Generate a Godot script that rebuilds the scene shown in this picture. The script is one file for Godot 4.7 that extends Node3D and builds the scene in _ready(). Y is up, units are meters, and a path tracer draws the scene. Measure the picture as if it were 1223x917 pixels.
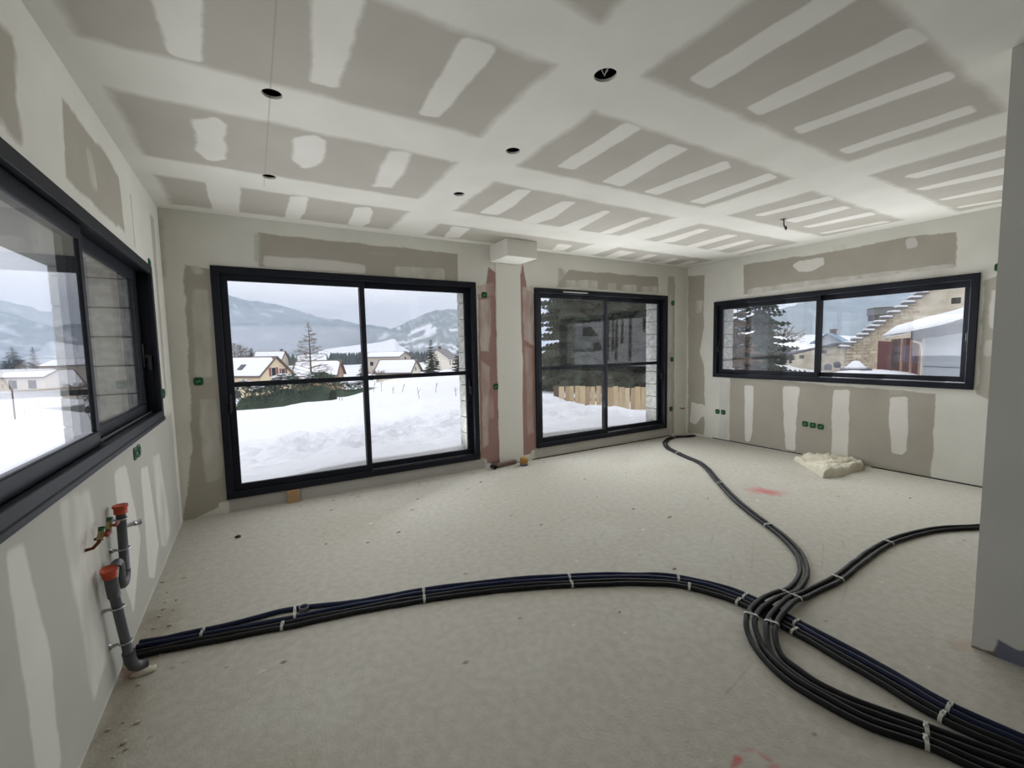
extends Node3D
# An unfinished room with plastered boards, four sliding windows and conduits on the slab, snow outside.

const H := 2.7          # ceiling height
const W := 6.75         # room width (x), the window wall is z = 0, the camera looks towards -z
const BACK := 7.4       # back wall
var noise := FastNoiseLite.new()
var rng := RandomNumberGenerator.new()
var names := {}
var M := {}

# ---------------------------------------------------------------- helpers
func numbered(n: String) -> String:
	names[n] = names.get(n, -1) + 1
	return n if names[n] == 0 else "%s_%03d" % [n, names[n]]

func mat(key: String, c: Color, rough := 0.8, metal := 0.0) -> StandardMaterial3D:
	var m := StandardMaterial3D.new()
	m.albedo_color = c; m.roughness = rough; m.metallic = metal; m.resource_name = key
	M[key] = m
	return m

func obj(called: String, mesh: Mesh, m: Material, parent: Node = null) -> MeshInstance3D:
	var o := MeshInstance3D.new()
	o.mesh = mesh
	if m: o.material_override = m
	if parent == null:
		o.name = numbered(called); add_child(o, true)
	else:
		o.name = called; parent.add_child(o, true)
	return o

func thing(called: String, label: String, category: String, at := Vector3.ZERO, turn := 0.0, group := "") -> Node3D:
	var o := Node3D.new()
	o.name = numbered(called); add_child(o); o.position = at; o.rotation.y = turn
	return tag(o, label, category, group)

func tag(o: Node3D, label: String, category: String, group := "") -> Node3D:
	o.set_meta("label", label); o.set_meta("category", category)
	if group != "": o.set_meta("group", group)
	return o

func struct(o: Node3D, label := "") -> Node3D:
	o.set_meta("kind", "structure")
	if label != "": o.set_meta("label", label)
	return o

func stuff(o: Node3D) -> Node3D:
	o.set_meta("kind", "stuff")
	return o

# A growing list of triangles.
class MB:
	var st := SurfaceTool.new()
	var xf := Transform3D.IDENTITY
	func _init(smooth := false):
		st.begin(Mesh.PRIMITIVE_TRIANGLES)
		st.set_smooth_group(0 if smooth else -1)
	func v(p: Vector3): st.add_vertex(xf * p)
	func tri(a: Vector3, b: Vector3, c: Vector3):   # counter-clockwise seen from outside
		v(a); v(c); v(b)
	func quad(a: Vector3, b: Vector3, c: Vector3, d: Vector3):
		tri(a, b, c); tri(a, c, d)
	func quad_uv(p: Array, t: Array, t2: Array):
		for i in [0, 2, 1, 0, 3, 2]:
			st.set_uv(t[i]); st.set_uv2(t2[i]); v(p[i])
	# box with chamfered edges
	func box(c: Vector3, s: Vector3, b := 0.0):
		var h := s * 0.5
		b = minf(b, minf(h.x, minf(h.y, h.z)) * 0.9)
		var ax := [Vector3.RIGHT, Vector3.UP, Vector3.BACK]
		for i in 3:
			var n: Vector3 = ax[i]; var u: Vector3 = ax[(i + 1) % 3]; var w: Vector3 = ax[(i + 2) % 3]
			var hn := h[i]; var hu := h[(i + 1) % 3] - b; var hw := h[(i + 2) % 3] - b
			for s1: float in [1.0, -1.0]:
				var k := n * hn * s1
				var a := c + k - u * hu - w * hw; var bb := c + k + u * hu - w * hw
				var cc := c + k + u * hu + w * hw; var d := c + k - u * hu + w * hw
				if s1 > 0: quad(a, bb, cc, d)
				else: quad(d, cc, bb, a)
		if b <= 0.0: return
		for i in 3:          # edges along axis i
			var n: Vector3 = ax[i]; var u: Vector3 = ax[(i + 1) % 3]; var w: Vector3 = ax[(i + 2) % 3]
			var hn := h[i] - b; var hu := h[(i + 1) % 3]; var hw := h[(i + 2) % 3]
			for su: float in [1.0, -1.0]:
				for sw: float in [1.0, -1.0]:
					var p := c + u * hu * su + w * (hw - b) * sw
					var q := c + u * (hu - b) * su + w * hw * sw
					_edge(p, q, n * hn, c)
		for sx: float in [1.0, -1.0]:
			for sy: float in [1.0, -1.0]:
				for sz: float in [1.0, -1.0]:
					var s3 := Vector3(sx, sy, sz)
					var p := c + Vector3(h.x * sx, (h.y - b) * sy, (h.z - b) * sz)
					var q := c + Vector3((h.x - b) * sx, h.y * sy, (h.z - b) * sz)
					var r := c + Vector3((h.x - b) * sx, (h.y - b) * sy, h.z * sz)
					if (q - p).cross(r - p).dot(s3) > 0: tri(p, q, r)
					else: tri(p, r, q)
	func _edge(p: Vector3, q: Vector3, n: Vector3, c: Vector3):
		var a := p - n; var b := q - n; var d := q + n; var e := p + n
		if (b - a).cross(d - a).dot((p + q) * 0.5 - c) > 0: quad(a, b, d, e)
		else: quad(e, d, b, a)
	# beam of square section between two points
	func beam(a: Vector3, b: Vector3, wx: float, wy: float, up := Vector3.UP):
		var f := (b - a).normalized()
		if absf(f.dot(up)) > 0.98: up = Vector3.RIGHT
		var r := f.cross(up).normalized() * wx * 0.5
		var u := r.cross(f).normalized() * wy * 0.5
		var A := [a - r - u, a + r - u, a + r + u, a - r + u]; var B := [b - r - u, b + r - u, b + r + u, b - r + u]
		for i in 4:
			var j := (i + 1) % 4
			quad(A[i], A[j], B[j], B[i]) if (A[j] - A[i]).cross(B[j] - A[i]).dot((A[i] + A[j]) * 0.5 - a) > 0 else quad(B[i], B[j], A[j], A[i])
		quad(A[3], A[2], A[1], A[0]) if (A[2] - A[3]).cross(A[1] - A[3]).dot(f) < 0 else quad(A[0], A[1], A[2], A[3])
		quad(B[0], B[1], B[2], B[3]) if (B[1] - B[0]).cross(B[2] - B[0]).dot(f) > 0 else quad(B[3], B[2], B[1], B[0])
	# round tube along points; radii a number or a list
	func tube(pts: Array, r, seg := 10, caps := true):
		var n := pts.size()
		var up := Vector3.UP
		var last: Array = []
		for i in n:
			var p: Vector3 = pts[i]
			var f: Vector3 = (pts[mini(i + 1, n - 1)] - pts[maxi(i - 1, 0)]).normalized()
			if i == 0:
				up = Vector3.UP if absf(f.y) < 0.9 else Vector3.RIGHT
			var s := f.cross(up).normalized(); up = s.cross(f).normalized()
			var rad: float = r[i] if r is Array else r
			var ring: Array = []
			for k in seg:
				var t := TAU * k / seg
				ring.append(p + (s * cos(t) + up * sin(t)) * rad)
			if i > 0:
				for k in seg:
					var j := (k + 1) % seg
					quad(last[k], last[j], ring[j], ring[k]) if (last[j] - last[k]).cross(ring[j] - last[k]).dot(last[k] - pts[i - 1]) > 0 else quad(ring[k], ring[j], last[j], last[k])
			if caps and (i == 0 or i == n - 1):
				for k in seg:
					var j := (k + 1) % seg
					if i == 0: tri(p, ring[j], ring[k])
					else: tri(p, ring[k], ring[j])
			last = ring
	# profile of (radius, height) turned round +y at c
	func lathe(c: Vector3, prof: Array, seg := 16):
		for i in prof.size() - 1:
			for k in seg:
				var a0 := TAU * k / seg; var a1 := TAU * (k + 1) / seg
				var d0 := Vector3(cos(a0), 0, sin(a0)); var d1 := Vector3(cos(a1), 0, sin(a1))
				var p: Vector2 = prof[i]; var q: Vector2 = prof[i + 1]
				var A := c + d0 * p.x + Vector3.UP * p.y; var B := c + d1 * p.x + Vector3.UP * p.y
				var C := c + d1 * q.x + Vector3.UP * q.y; var D := c + d0 * q.x + Vector3.UP * q.y
				quad(A, D, C, B)
	# outline (any points in one plane, listed round) pushed along e
	func prism(pts: Array, e: Vector3):
		var n := pts.size()
		var o: Vector3 = pts[0]
		var nn := Vector3.ZERO
		for i in n: nn += (pts[i] - o).cross(pts[(i + 1) % n] - o)
		nn = nn.normalized()
		var u: Vector3 = nn.cross(Vector3.UP if absf(nn.y) < 0.9 else Vector3.RIGHT).normalized()
		var w := nn.cross(u)
		var flat := PackedVector2Array()
		for p in pts: flat.append(Vector2((p - o).dot(u), (p - o).dot(w)))
		var t := Geometry2D.triangulate_polygon(flat)
		var flip := nn.dot(e) > 0
		for i in range(0, t.size(), 3):
			var a: Vector3 = pts[t[i]]; var b: Vector3 = pts[t[i + 1]]; var c: Vector3 = pts[t[i + 2]]
			if ((b - a).cross(c - a).dot(e) > 0): var s := b; b = c; c = s
			tri(a, b, c); tri(a + e, c + e, b + e)
		for i in n:
			var a: Vector3 = pts[i]; var b: Vector3 = pts[(i + 1) % n]
			if flip: quad(a, b, b + e, a + e)
			else: quad(a + e, b + e, b, a)
	func done() -> ArrayMesh:
		st.generate_normals()
		return st.commit()

# What is brushed on a board: compound, bare paper, marks. Units are metres on the surface.
class Paint:
	var w: int; var h: int; var ppm: float
	var d := PackedByteArray()
	var nz: FastNoiseLite
	func _init(a: float, b: float, ppm_: float, base: Color, n: FastNoiseLite):
		ppm = ppm_; w = int(a * ppm); h = int(b * ppm); nz = n
		var im := Image.create(w, h, false, Image.FORMAT_RGB8); im.fill(base)
		d = im.get_data()
	# the same with corners rounded to radius r, as a filling knife leaves them
	func blob(f: Array, c: Color, feather := 0.02, wob := 0.02, op := 1.0, r := 0.03):
		var pv := PackedVector2Array()
		for i in range(0, f.size(), 2): pv.append(Vector2(f[i], f[i + 1]))
		if Geometry2D.is_polygon_clockwise(pv): pv.reverse()
		var off := Geometry2D.offset_polygon(pv, -r)
		if off.size() != 1 or off[0].size() < 3:
			poly(f, c, feather, wob, op); return
		var g := []
		for p in off[0]: g.append(p.x); g.append(p.y)
		poly(g, c, feather, wob, op, r)
	func poly(f: Array, c: Color, feather := 0.02, wob := 0.02, op := 1.0, grow := 0.0):
		var n := f.size() / 2
		var px := PackedFloat32Array(); var py := PackedFloat32Array(); var ex := PackedFloat32Array(); var ey := PackedFloat32Array(); var il := PackedFloat32Array()
		var x0 := 1e9; var x1 := -1e9; var y0 := 1e9; var y1 := -1e9
		for i in n:
			var j := (i + 1) % n
			px.append(f[2 * i]); py.append(f[2 * i + 1])
			var dx: float = f[2 * j] - f[2 * i]; var dy: float = f[2 * j + 1] - f[2 * i + 1]
			ex.append(dx); ey.append(dy); il.append(1.0 / maxf(dx * dx + dy * dy, 1e-9))
			x0 = minf(x0, f[2 * i]); x1 = maxf(x1, f[2 * i]); y0 = minf(y0, f[2 * i + 1]); y1 = maxf(y1, f[2 * i + 1])
		var m := feather + wob + grow
		var cr := c.r8; var cg := c.g8; var cb := c.b8
		var full := op >= 0.999
		for iy in range(maxi(int((y0 - m) * ppm), 0), mini(int((y1 + m) * ppm) + 1, h)):
			var y := (iy + 0.5) / ppm
			for ix in range(maxi(int((x0 - m) * ppm), 0), mini(int((x1 + m) * ppm) + 1, w)):
				var x := (ix + 0.5) / ppm
				var best := 1e9; var inside := false
				for i in n:
					var ax := x - px[i]; var ay := y - py[i]
					var t := clampf((ax * ex[i] + ay * ey[i]) * il[i], 0.0, 1.0)
					var qx := ax - ex[i] * t; var qy := ay - ey[i] * t
					best = minf(best, qx * qx + qy * qy)
					if (ay < 0.0) != (ay - ey[i] < 0.0) and ax < ex[i] * ay / ey[i]: inside = not inside
				var sd := sqrt(best)
				if inside: sd = -sd
				sd -= grow
				if sd > m: continue
				var al := op
				if sd > -m:
					sd += nz.get_noise_2d(x * 60.0, y * 60.0) * wob + nz.get_noise_2d(x * 260.0, y * 260.0) * wob * 0.35
					al = op * clampf(0.5 - sd / feather, 0.0, 1.0)
				if not full: al *= 0.75 + 0.6 * nz.get_noise_2d(x * 120.0 + 50.0, y * 40.0)
				if al <= 0.0: continue
				var o := (iy * w + ix) * 3
				d[o] += int((cr - d[o]) * al); d[o + 1] += int((cg - d[o + 1]) * al); d[o + 2] += int((cb - d[o + 2]) * al)
	func texture() -> ImageTexture:
		var im := Image.create_from_data(w, h, false, Image.FORMAT_RGB8, d)
		im.generate_mipmaps()
		return ImageTexture.create_from_image(im)

func noise_tex(size: int, freq: float, a: Color, b: Color, seed_ := 1, type := FastNoiseLite.TYPE_SIMPLEX_SMOOTH, oct := 5, normal := 0.0) -> NoiseTexture2D:
	var n := FastNoiseLite.new(); n.noise_type = type; n.frequency = freq; n.seed = seed_; n.fractal_octaves = oct
	var t := NoiseTexture2D.new(); t.width = size; t.height = size; t.seamless = true; t.noise = n
	if normal > 0.0:
		t.as_normal_map = true; t.bump_strength = normal
	else:
		var g := Gradient.new(); g.set_color(0, a); g.set_color(1, b); t.color_ramp = g
	return t

# A slab seen from the room: its face is origin + u*a + v*b, rooms lie along nrm. Holes are Rect2 in (a, b).
func slab(o: Vector3, u: Vector3, v: Vector3, nrm: Vector3, ext: Vector2, thick: float, holes: Array, rings := []) -> ArrayMesh:
	var mb := MB.new()
	var xs := [0.0, ext.x]; var ys := [0.0, ext.y]
	var cut := holes.duplicate()
	for r in rings: cut.append(Rect2(r.x - 0.1, r.y - 0.1, 0.2, 0.2))
	for c in cut:
		for x in [c.position.x, c.end.x]:
			if x > 0 and x < ext.x: xs.append(x)
		for y in [c.position.y, c.end.y]:
			if y > 0 and y < ext.y: ys.append(y)
	xs.sort(); ys.sort()
	var flip := u.cross(v).dot(nrm) < 0
	var face := func(pa: Array, back: bool):
		var p := []; var t := []; var t2 := []
		var seq: Array = pa if flip == back else [pa[3], pa[2], pa[1], pa[0]]
		for q in seq:
			p.append(o + u * q.x + v * q.y - (nrm * thick if back else Vector3.ZERO))
			t.append(Vector2(q.x / ext.x, q.y / ext.y)); t2.append(q)
		mb.quad_uv(p, t, t2)
	for i in xs.size() - 1:
		for j in ys.size() - 1:
			if xs[i + 1] - xs[i] < 1e-6 or ys[j + 1] - ys[j] < 1e-6: continue
			var mid := Vector2((xs[i] + xs[i + 1]) * 0.5, (ys[j] + ys[j + 1]) * 0.5)
			var skip := false
			for c in cut: skip = skip or c.has_point(mid)
			if skip: continue
			var pa := [Vector2(xs[i], ys[j]), Vector2(xs[i + 1], ys[j]), Vector2(xs[i + 1], ys[j + 1]), Vector2(xs[i], ys[j + 1])]
			face.call(pa, false); face.call(pa, true)
	for r in rings:
		var c := Vector2(r.x, r.y)
		for k in 32:
			var ang := [TAU * k / 32.0, TAU * (k + 1) / 32.0]
			var inn := []; var out := []
			for a in ang:
				var dd := Vector2(cos(a), sin(a))
				inn.append(c + dd * r.z); out.append(c + dd * 0.1 / maxf(absf(dd.x), absf(dd.y)))
			face.call([inn[0], out[0], out[1], inn[1]], false); face.call([inn[0], out[0], out[1], inn[1]], true)
			var A: Vector3 = o + u * inn[0].x + v * inn[0].y; var B: Vector3 = o + u * inn[1].x + v * inn[1].y
			mb.quad_uv([A, B, B - nrm * thick, A - nrm * thick], [inn[0] / ext, inn[1] / ext, inn[1] / ext, inn[0] / ext], [inn[0], inn[1], inn[1], inn[0]])
	var rims := [[Rect2(Vector2.ZERO, ext), 1.0]]
	for c in holes: rims.append([c, -1.0])
	for rm in rims:
		var c: Rect2 = rm[0]
		var q := [c.position, Vector2(c.end.x, c.position.y), c.end, Vector2(c.position.x, c.end.y)]
		var mid3 := o + u * c.get_center().x + v * c.get_center().y
		for i in 4:
			var p0: Vector2 = q[i]; var p1: Vector2 = q[(i + 1) % 4]
			var A := o + u * p0.x + v * p0.y; var B := o + u * p1.x + v * p1.y
			var P := [A, B, B - nrm * thick, A - nrm * thick]
			var T := [p0 / ext, p1 / ext, p1 / ext, p0 / ext]
			var outw: Vector3 = ((A + B) * 0.5 - mid3) * rm[1]
			if (B - A).cross(P[2] - A).dot(outw) < 0: P.reverse(); T.reverse()
			mb.quad_uv(P, T, [p0, p1, p1, p0])
	return mb.done()

# ---------------------------------------------------------------- main
func _ready():
	rng.seed = 7
	noise.seed = 3; noise.frequency = 0.05; noise.fractal_octaves = 3
	# camera
	var cam := Camera3D.new(); cam.name = "camera"; add_child(cam)
	cam.position = Vector3(0.6186, 1.4648, 4.7455); cam.rotation = Vector3(-0.081, -0.532, -0.0202)
	cam.fov = 82.49; cam.near = 0.05; cam.far = 4000.0
	# sky, exposure
	var we := WorldEnvironment.new(); we.name = "environment"; add_child(we)
	var env := Environment.new(); we.environment = env
	env.background_mode = Environment.BG_SKY; env.tonemap_mode = Environment.TONE_MAPPER_LINEAR
	env.tonemap_exposure = 1.05
	env.ambient_light_source = Environment.AMBIENT_SOURCE_SKY
	env.volumetric_fog_enabled = true; env.volumetric_fog_density = 0.0
	env.sdfgi_enabled = true; env.ssao_enabled = true; env.ssil_enabled = true
	env.sky = overcast_sky()
	# daylight that comes in through each window: soft areas of the windows' own sizes
	daylight("daylight_bay_low", Vector3(2.0, 0.43, 0.10), Vector2(1.5, 0.42), PI + 0.55, 1.9, 0.75)
	for k in 2:
		daylight("daylight_bay_%d" % (k + 1), Vector3(1.45 + 0.52 * k, 1.35, 0.12), Vector2(0.5, 1.6), PI - 0.55, 0.4)
	daylight("daylight_double_door_low", Vector3(5.0, 0.45, 0.10), Vector2(2.0, 0.42), PI + 0.45, 1.15, 0.75)
	for k in 4:
		daylight("daylight_double_door_%d" % (k + 1), Vector3(4.2 + 0.54 * k, 1.35, 0.12), Vector2(0.5, 1.6), PI - 0.65, 1.0)
	for k in 5:
		daylight("daylight_strip_window_%d" % (k + 1), Vector3(W - 0.12, 1.54, 0.9 + 0.52 * k), Vector2(0.45, 0.9), PI / 2 + 0.88, 1.9)
	daylight("daylight_side_window", Vector3(0.05, 1.56, 2.05), Vector2(2.6, 0.9), -PI / 2, 0.55)

	make_materials()
	room()
	windows()
	snow_and_hills()
	village()
	garden_behind_double_door()
	yard_behind_strip_window()
	side_view()
	sockets_and_holes()
	plumbing()
	conduits()
	floor_litter()

func daylight(called: String, at: Vector3, size: Vector2, turn: float, e: float, tilt := 0.0):
	var a := AreaLight3D.new(); a.name = called; add_child(a)
	a.area_size = size; a.area_normalize_energy = false; a.light_energy = e * DAY
	a.light_color = Color(0.97, 0.985, 1.0)
	a.position = at; a.rotation = Vector3(tilt, turn, 0); a.area_range = 30.0; a.shadow_enabled = true
const DAY := 1.12

func overcast_sky() -> Sky:
	var w := 512; var h := 256
	var im := Image.create(w, h, false, Image.FORMAT_RGBF)
	var n := FastNoiseLite.new(); n.seed = 5; n.frequency = 1.0; n.fractal_octaves = 5
	for y in h:
		var el := (0.5 - (y + 0.5) / h) * PI
		for x in w:
			var az := (x + 0.5) / w * TAU
			var d := Vector3(cos(el) * cos(az), sin(el), cos(el) * sin(az))
			var up := maxf(d.y, 0.0)
			var c := n.get_noise_3d(d.x * 1.6, d.y * 7.0, d.z * 1.6)
			var c2 := n.get_noise_3d(d.x * 4.0 + 9.0, d.y * 14.0, d.z * 4.0)
			var l := (0.93 + 0.95 * up) * (1.0 + 0.22 * c + 0.08 * c2)      # overcast: the zenith is brighter than the horizon
			var grey := clampf(0.5 - 1.6 * c, 0.0, 1.0)
			im.set_pixel(x, y, Color(l * lerpf(0.975, 0.92, grey), l * lerpf(0.985, 0.955, grey), l * 1.045))
	var pm := PanoramaSkyMaterial.new(); pm.panorama = ImageTexture.create_from_image(im)
	var s := Sky.new(); s.sky_material = pm
	return s

const COMP := Color(0.870, 0.860, 0.826)
const PAPER := Color(0.675, 0.650, 0.605)
const CPAPER := Color(0.705, 0.685, 0.642)
const THIN := Color(0.820, 0.808, 0.775)
const PINK := Color(0.630, 0.500, 0.475)

func make_materials():
	mat("anthracite", Color(0.115, 0.122, 0.148), 0.5).metallic_specular = 0.25
	mat("rubber", Color(0.05, 0.05, 0.055), 0.6)
	var g := mat("glass", Color(1, 1, 1, 0.02), 0.0)
	g.transparency = BaseMaterial3D.TRANSPARENCY_ALPHA; g.cull_mode = BaseMaterial3D.CULL_DISABLED
	mat("steel", Color(0.72, 0.72, 0.74), 0.3, 1.0)
	var blk := mat("concrete_block", Color(1, 1, 1), 0.95)
	blk.albedo_texture = noise_tex(256, 0.03, Color(0.56, 0.56, 0.54), Color(0.78, 0.78, 0.75), 4); blk.uv1_triplanar = true; blk.uv1_world_triplanar = true; blk.uv1_scale = Vector3(1.5, 1.5, 1.5)
	mat("mortar", Color(0.62, 0.62, 0.60), 0.95)
	mat("green_plastic", Color(0.03, 0.30, 0.13), 0.5)
	mat("green_light", Color(0.20, 0.55, 0.36), 0.5)
	mat("black_conduit", Color(0.06, 0.06, 0.063), 0.6).metallic_specular = 0.35
	mat("blue_conduit", Color(0.05, 0.09, 0.20), 0.55).metallic_specular = 0.35
	mat("tie_white", Color(0.70, 0.70, 0.67), 0.55)
	mat("grey_pvc", Color(0.325, 0.335, 0.355), 0.45)
	mat("grey_light", Color(0.55, 0.56, 0.58), 0.5)
	mat("orange_cap", Color(0.72, 0.26, 0.13), 0.5)
	mat("red_plastic", Color(0.52, 0.10, 0.11), 0.5)
	mat("brass", Color(0.62, 0.55, 0.40), 0.45, 0.8)
	mat("copper", Color(0.42, 0.25, 0.18), 0.45, 0.7)
	mat("dark_void", Color(0.06, 0.06, 0.06), 0.9)
	mat("wood_raw", Color(0.66, 0.53, 0.38), 0.85)
	mat("foam", Color(0.80, 0.775, 0.70), 0.95)
	mat("bark", Color(0.30, 0.25, 0.21), 0.95)
	mat("twig", Color(0.42, 0.36, 0.31), 0.95)
	var sn := mat("snow", Color(0.875, 0.88, 0.895), 0.9)
	sn.normal_enabled = true; sn.normal_texture = noise_tex(512, 0.03, Color.BLACK, Color.WHITE, 8, FastNoiseLite.TYPE_SIMPLEX_SMOOTH, 5, 6.0)
	sn.uv1_triplanar = true; sn.uv1_world_triplanar = true; sn.uv1_scale = Vector3(0.5, 0.5, 0.5); sn.normal_scale = 0.7

# ---------------------------------------------------------------- the room
func board_mat(key: String, p: Paint) -> StandardMaterial3D:
	var m := mat(key, Color.WHITE, 0.9)
	m.albedo_texture = p.texture()
	m.detail_enabled = true; m.detail_blend_mode = BaseMaterial3D.BLEND_MODE_MUL; m.detail_uv_layer = BaseMaterial3D.DETAIL_UV_2
	m.detail_albedo = M_grain; m.uv2_scale = Vector3(0.29, 0.29, 0.29)
	return m
var M_grain: Texture2D

const W1 := Rect2(0.336, 0.128, 2.597, 2.122)
const W2 := Rect2(3.764, 0.146, 2.50, 2.089)
const W3 := Rect2(0.494, 0.964, 2.853, 1.143)
const W4 := Rect2(0.638, 1.0, 2.82, 1.11)

func room():
	M_grain = noise_tex(512, 0.012, Color(0.955, 0.955, 0.95), Color(1, 1, 1), 21)
	# ---- window wall
	var p := Paint.new(W, H, 200.0, COMP, noise)
	front_paint(p)
	var o := obj("wall_front", slab(Vector3.ZERO, Vector3.RIGHT, Vector3.UP, Vector3.BACK, Vector2(W, H), 0.1, [W1, W2]), board_mat("front_boards", p))
	struct(o, "plasterboard window wall with pink boards between the two glazed openings")
	outer_leaf(o, Vector3(-0.5, -0.6, -0.1), Vector3.RIGHT, Vector3.UP, Vector3.BACK, Vector2(W + 0.9, 3.9), 0.24, [Rect2(W1.position + Vector2(0.55, 0.50), W1.size + Vector2(-0.1, 0.05)), Rect2(W2.position + Vector2(0.55, 0.50), W2.size + Vector2(-0.1, 0.05))])
	# ---- right wall
	p = Paint.new(BACK, H, 200.0, COMP, noise)
	right_paint(p)
	o = obj("wall_right", slab(Vector3(W, 0, 0), Vector3.BACK, Vector3.UP, Vector3.LEFT, Vector2(BACK, H), 0.1, [W3]), board_mat("right_boards", p))
	struct(o, "plasterboard wall with the long strip window and vertical filler strips below it")
	outer_leaf(o, Vector3(W + 0.1, -0.6, -0.1), Vector3.BACK, Vector3.UP, Vector3.LEFT, Vector2(BACK + 0.4, 3.9), 0.24, [Rect2(W3.position + Vector2(0.15, 0.65), W3.size - Vector2(0.1, 0.1))])
	# ---- left wall
	p = Paint.new(BACK, H, 200.0, COMP, noise)
	left_paint(p)
	o = obj("wall_left", slab(Vector3.ZERO, Vector3.BACK, Vector3.UP, Vector3.RIGHT, Vector2(BACK, H), 0.1, [W4]), board_mat("left_boards", p))
	struct(o, "plasterboard side wall under and above the long sliding window with pipes")
	outer_leaf(o, Vector3(-0.1, -0.6, -0.1), Vector3.BACK, Vector3.UP, Vector3.RIGHT, Vector2(BACK + 0.4, 3.9), 0.4, [Rect2(W4.position + Vector2(0.15, 0.40), W4.size + Vector2(-0.1, 0.15))])
	# ---- ceiling with the cut holes for the spots
	p = Paint.new(W, BACK, 200.0, COMP, noise)
	ceiling_paint(p)
	o = obj("ceiling", slab(Vector3(0, H, 0), Vector3.RIGHT, Vector3.BACK, Vector3.DOWN, Vector2(W, BACK), 0.013, [], HOLES), board_mat("ceiling_boards", p))
	struct(o, "plasterboard ceiling with a grid of filled joints and rows of filler strips")
	var mb := MB.new(); mb.box(Vector3(W / 2, H + 0.35, BACK / 2), Vector3(W + 0.2, 0.3, BACK + 0.2))
	struct(obj("roof", mb.done(), M.dark_void))
	# ---- floor slab
	p = Paint.new(W, BACK, 200.0, Color(0.738, 0.727, 0.686), noise)
	floor_paint(p)
	o = obj("floor", slab(Vector3.ZERO, Vector3.RIGHT, Vector3.BACK, Vector3.UP, Vector2(W, BACK), 0.25, []), null)
	var fm := mat("screed", Color.WHITE, 0.88)
	fm.albedo_texture = p.texture()
	fm.detail_enabled = true; fm.detail_blend_mode = BaseMaterial3D.BLEND_MODE_MUL; fm.detail_uv_layer = BaseMaterial3D.DETAIL_UV_2
	fm.detail_albedo = noise_tex(1024, 0.035, Color(0.915, 0.905, 0.885), Color(1, 1, 1), 31, FastNoiseLite.TYPE_SIMPLEX_SMOOTH, 6)
	fm.uv2_scale = Vector3(0.43, 0.43, 0.43)
	fm.normal_enabled = true; fm.normal_texture = noise_tex(2048, 0.22, Color.BLACK, Color.WHITE, 12, FastNoiseLite.TYPE_SIMPLEX_SMOOTH, 3, 5.0); fm.normal_scale = 0.10
	o.material_override = fm
	struct(o, "raw concrete screed floor with stains, trowel marks and pink spray marks")
	# ---- back wall and the end of a partition on the right
	p = Paint.new(W, H, 60.0, PAPER, noise)
	struct(obj("wall_back", slab(Vector3(0, 0, BACK), Vector3.RIGHT, Vector3.UP, Vector3.FORWARD, Vector2(W, H), 0.3, []), board_mat("back_boards", p)))
	p = Paint.new(3.3, H, 200.0, Color(0.77, 0.765, 0.745), noise)
	p.poly([0.075, 0.0, 3.3, 0.0, 3.3, 0.11, 0.22, 0.11, 0.15, 0.075, 0.085, 0.085, 0.075, 0.03], Color(0.40, 0.41, 0.47), 0.006, 0.008)
	p.poly([0.0, 0.0, 0.08, 0.0, 0.08, 0.022, 0.04, 0.010, 0.0, 0.008], Color(0.42, 0.36, 0.32), 0.008, 0.006)
	o = obj("wall_partition", slab(Vector3(3.49, 0, 4.14), Vector3.BACK, Vector3.UP, Vector3.LEFT, Vector2(3.26, H), 0.2, []), board_mat("partition_boards", p))
	struct(o, "end of a smooth plastered partition at the right, dark blue strip at its foot")
	# ---- boxed-in beam end over the pier
	mb = MB.new(); mb.box(Vector3(3.345, 2.602, 0.205), Vector3(0.41, 0.196, 0.41), 0.004)
	o = obj("trim_1", mb.done(), mat("plaster_plain", COMP, 0.9)); struct(o, "white boxed-in beam end on the pier between the two glazed openings")
	mb = MB.new(); mb.box(Vector3(3.385, 1.255, 0.004), Vector3(0.35, 2.49, 0.012), 0.003)
	struct(obj("trim_2", mb.done(), M.plaster_plain), "flat white plastered pier strip below the boxed beam")

const HOLES := [Vector3(0.77, 2.28, 0.045), Vector3(0.79, 1.15, 0.045), Vector3(2.08, 3.16, 0.052), Vector3(2.10, 2.30, 0.045), Vector3(2.11, 1.44, 0.045), Vector3(5.28, 2.26, 0.03)]

# the block leaf outside the boards, with blocks of its own in the jambs one can see
func outer_leaf(inner: Node3D, o: Vector3, u: Vector3, v: Vector3, n: Vector3, ext: Vector2, t: float, holes: Array):
	obj("block_leaf", slab(o, u, v, n, ext, t, holes), M.mortar, inner)
	var made := []
	for k in 3:
		var mb := MB.new(); mb.box(Vector3.ZERO, Vector3(0.05, 0.192, t - 0.004), 0.005)
		made.append(mb.done())
	for hole in holes:
		for side in [0, 1]:
			var a: float = hole.position.x + 0.018 if side == 0 else hole.end.x - 0.018
			var b: float = hole.position.y
			while b < hole.end.y - 0.02:
				var hh := minf(0.2, hole.end.y - b)
				var m := obj("concrete_block", made[0], M.concrete_block, inner)
				m.transform = Transform3D(Basis(u, v * (hh / 0.2), n), o + u * (a + rng.randf_range(-0.002, 0.002)) + v * (b + hh / 2) - n * (t / 2))
				b += 0.2

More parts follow.
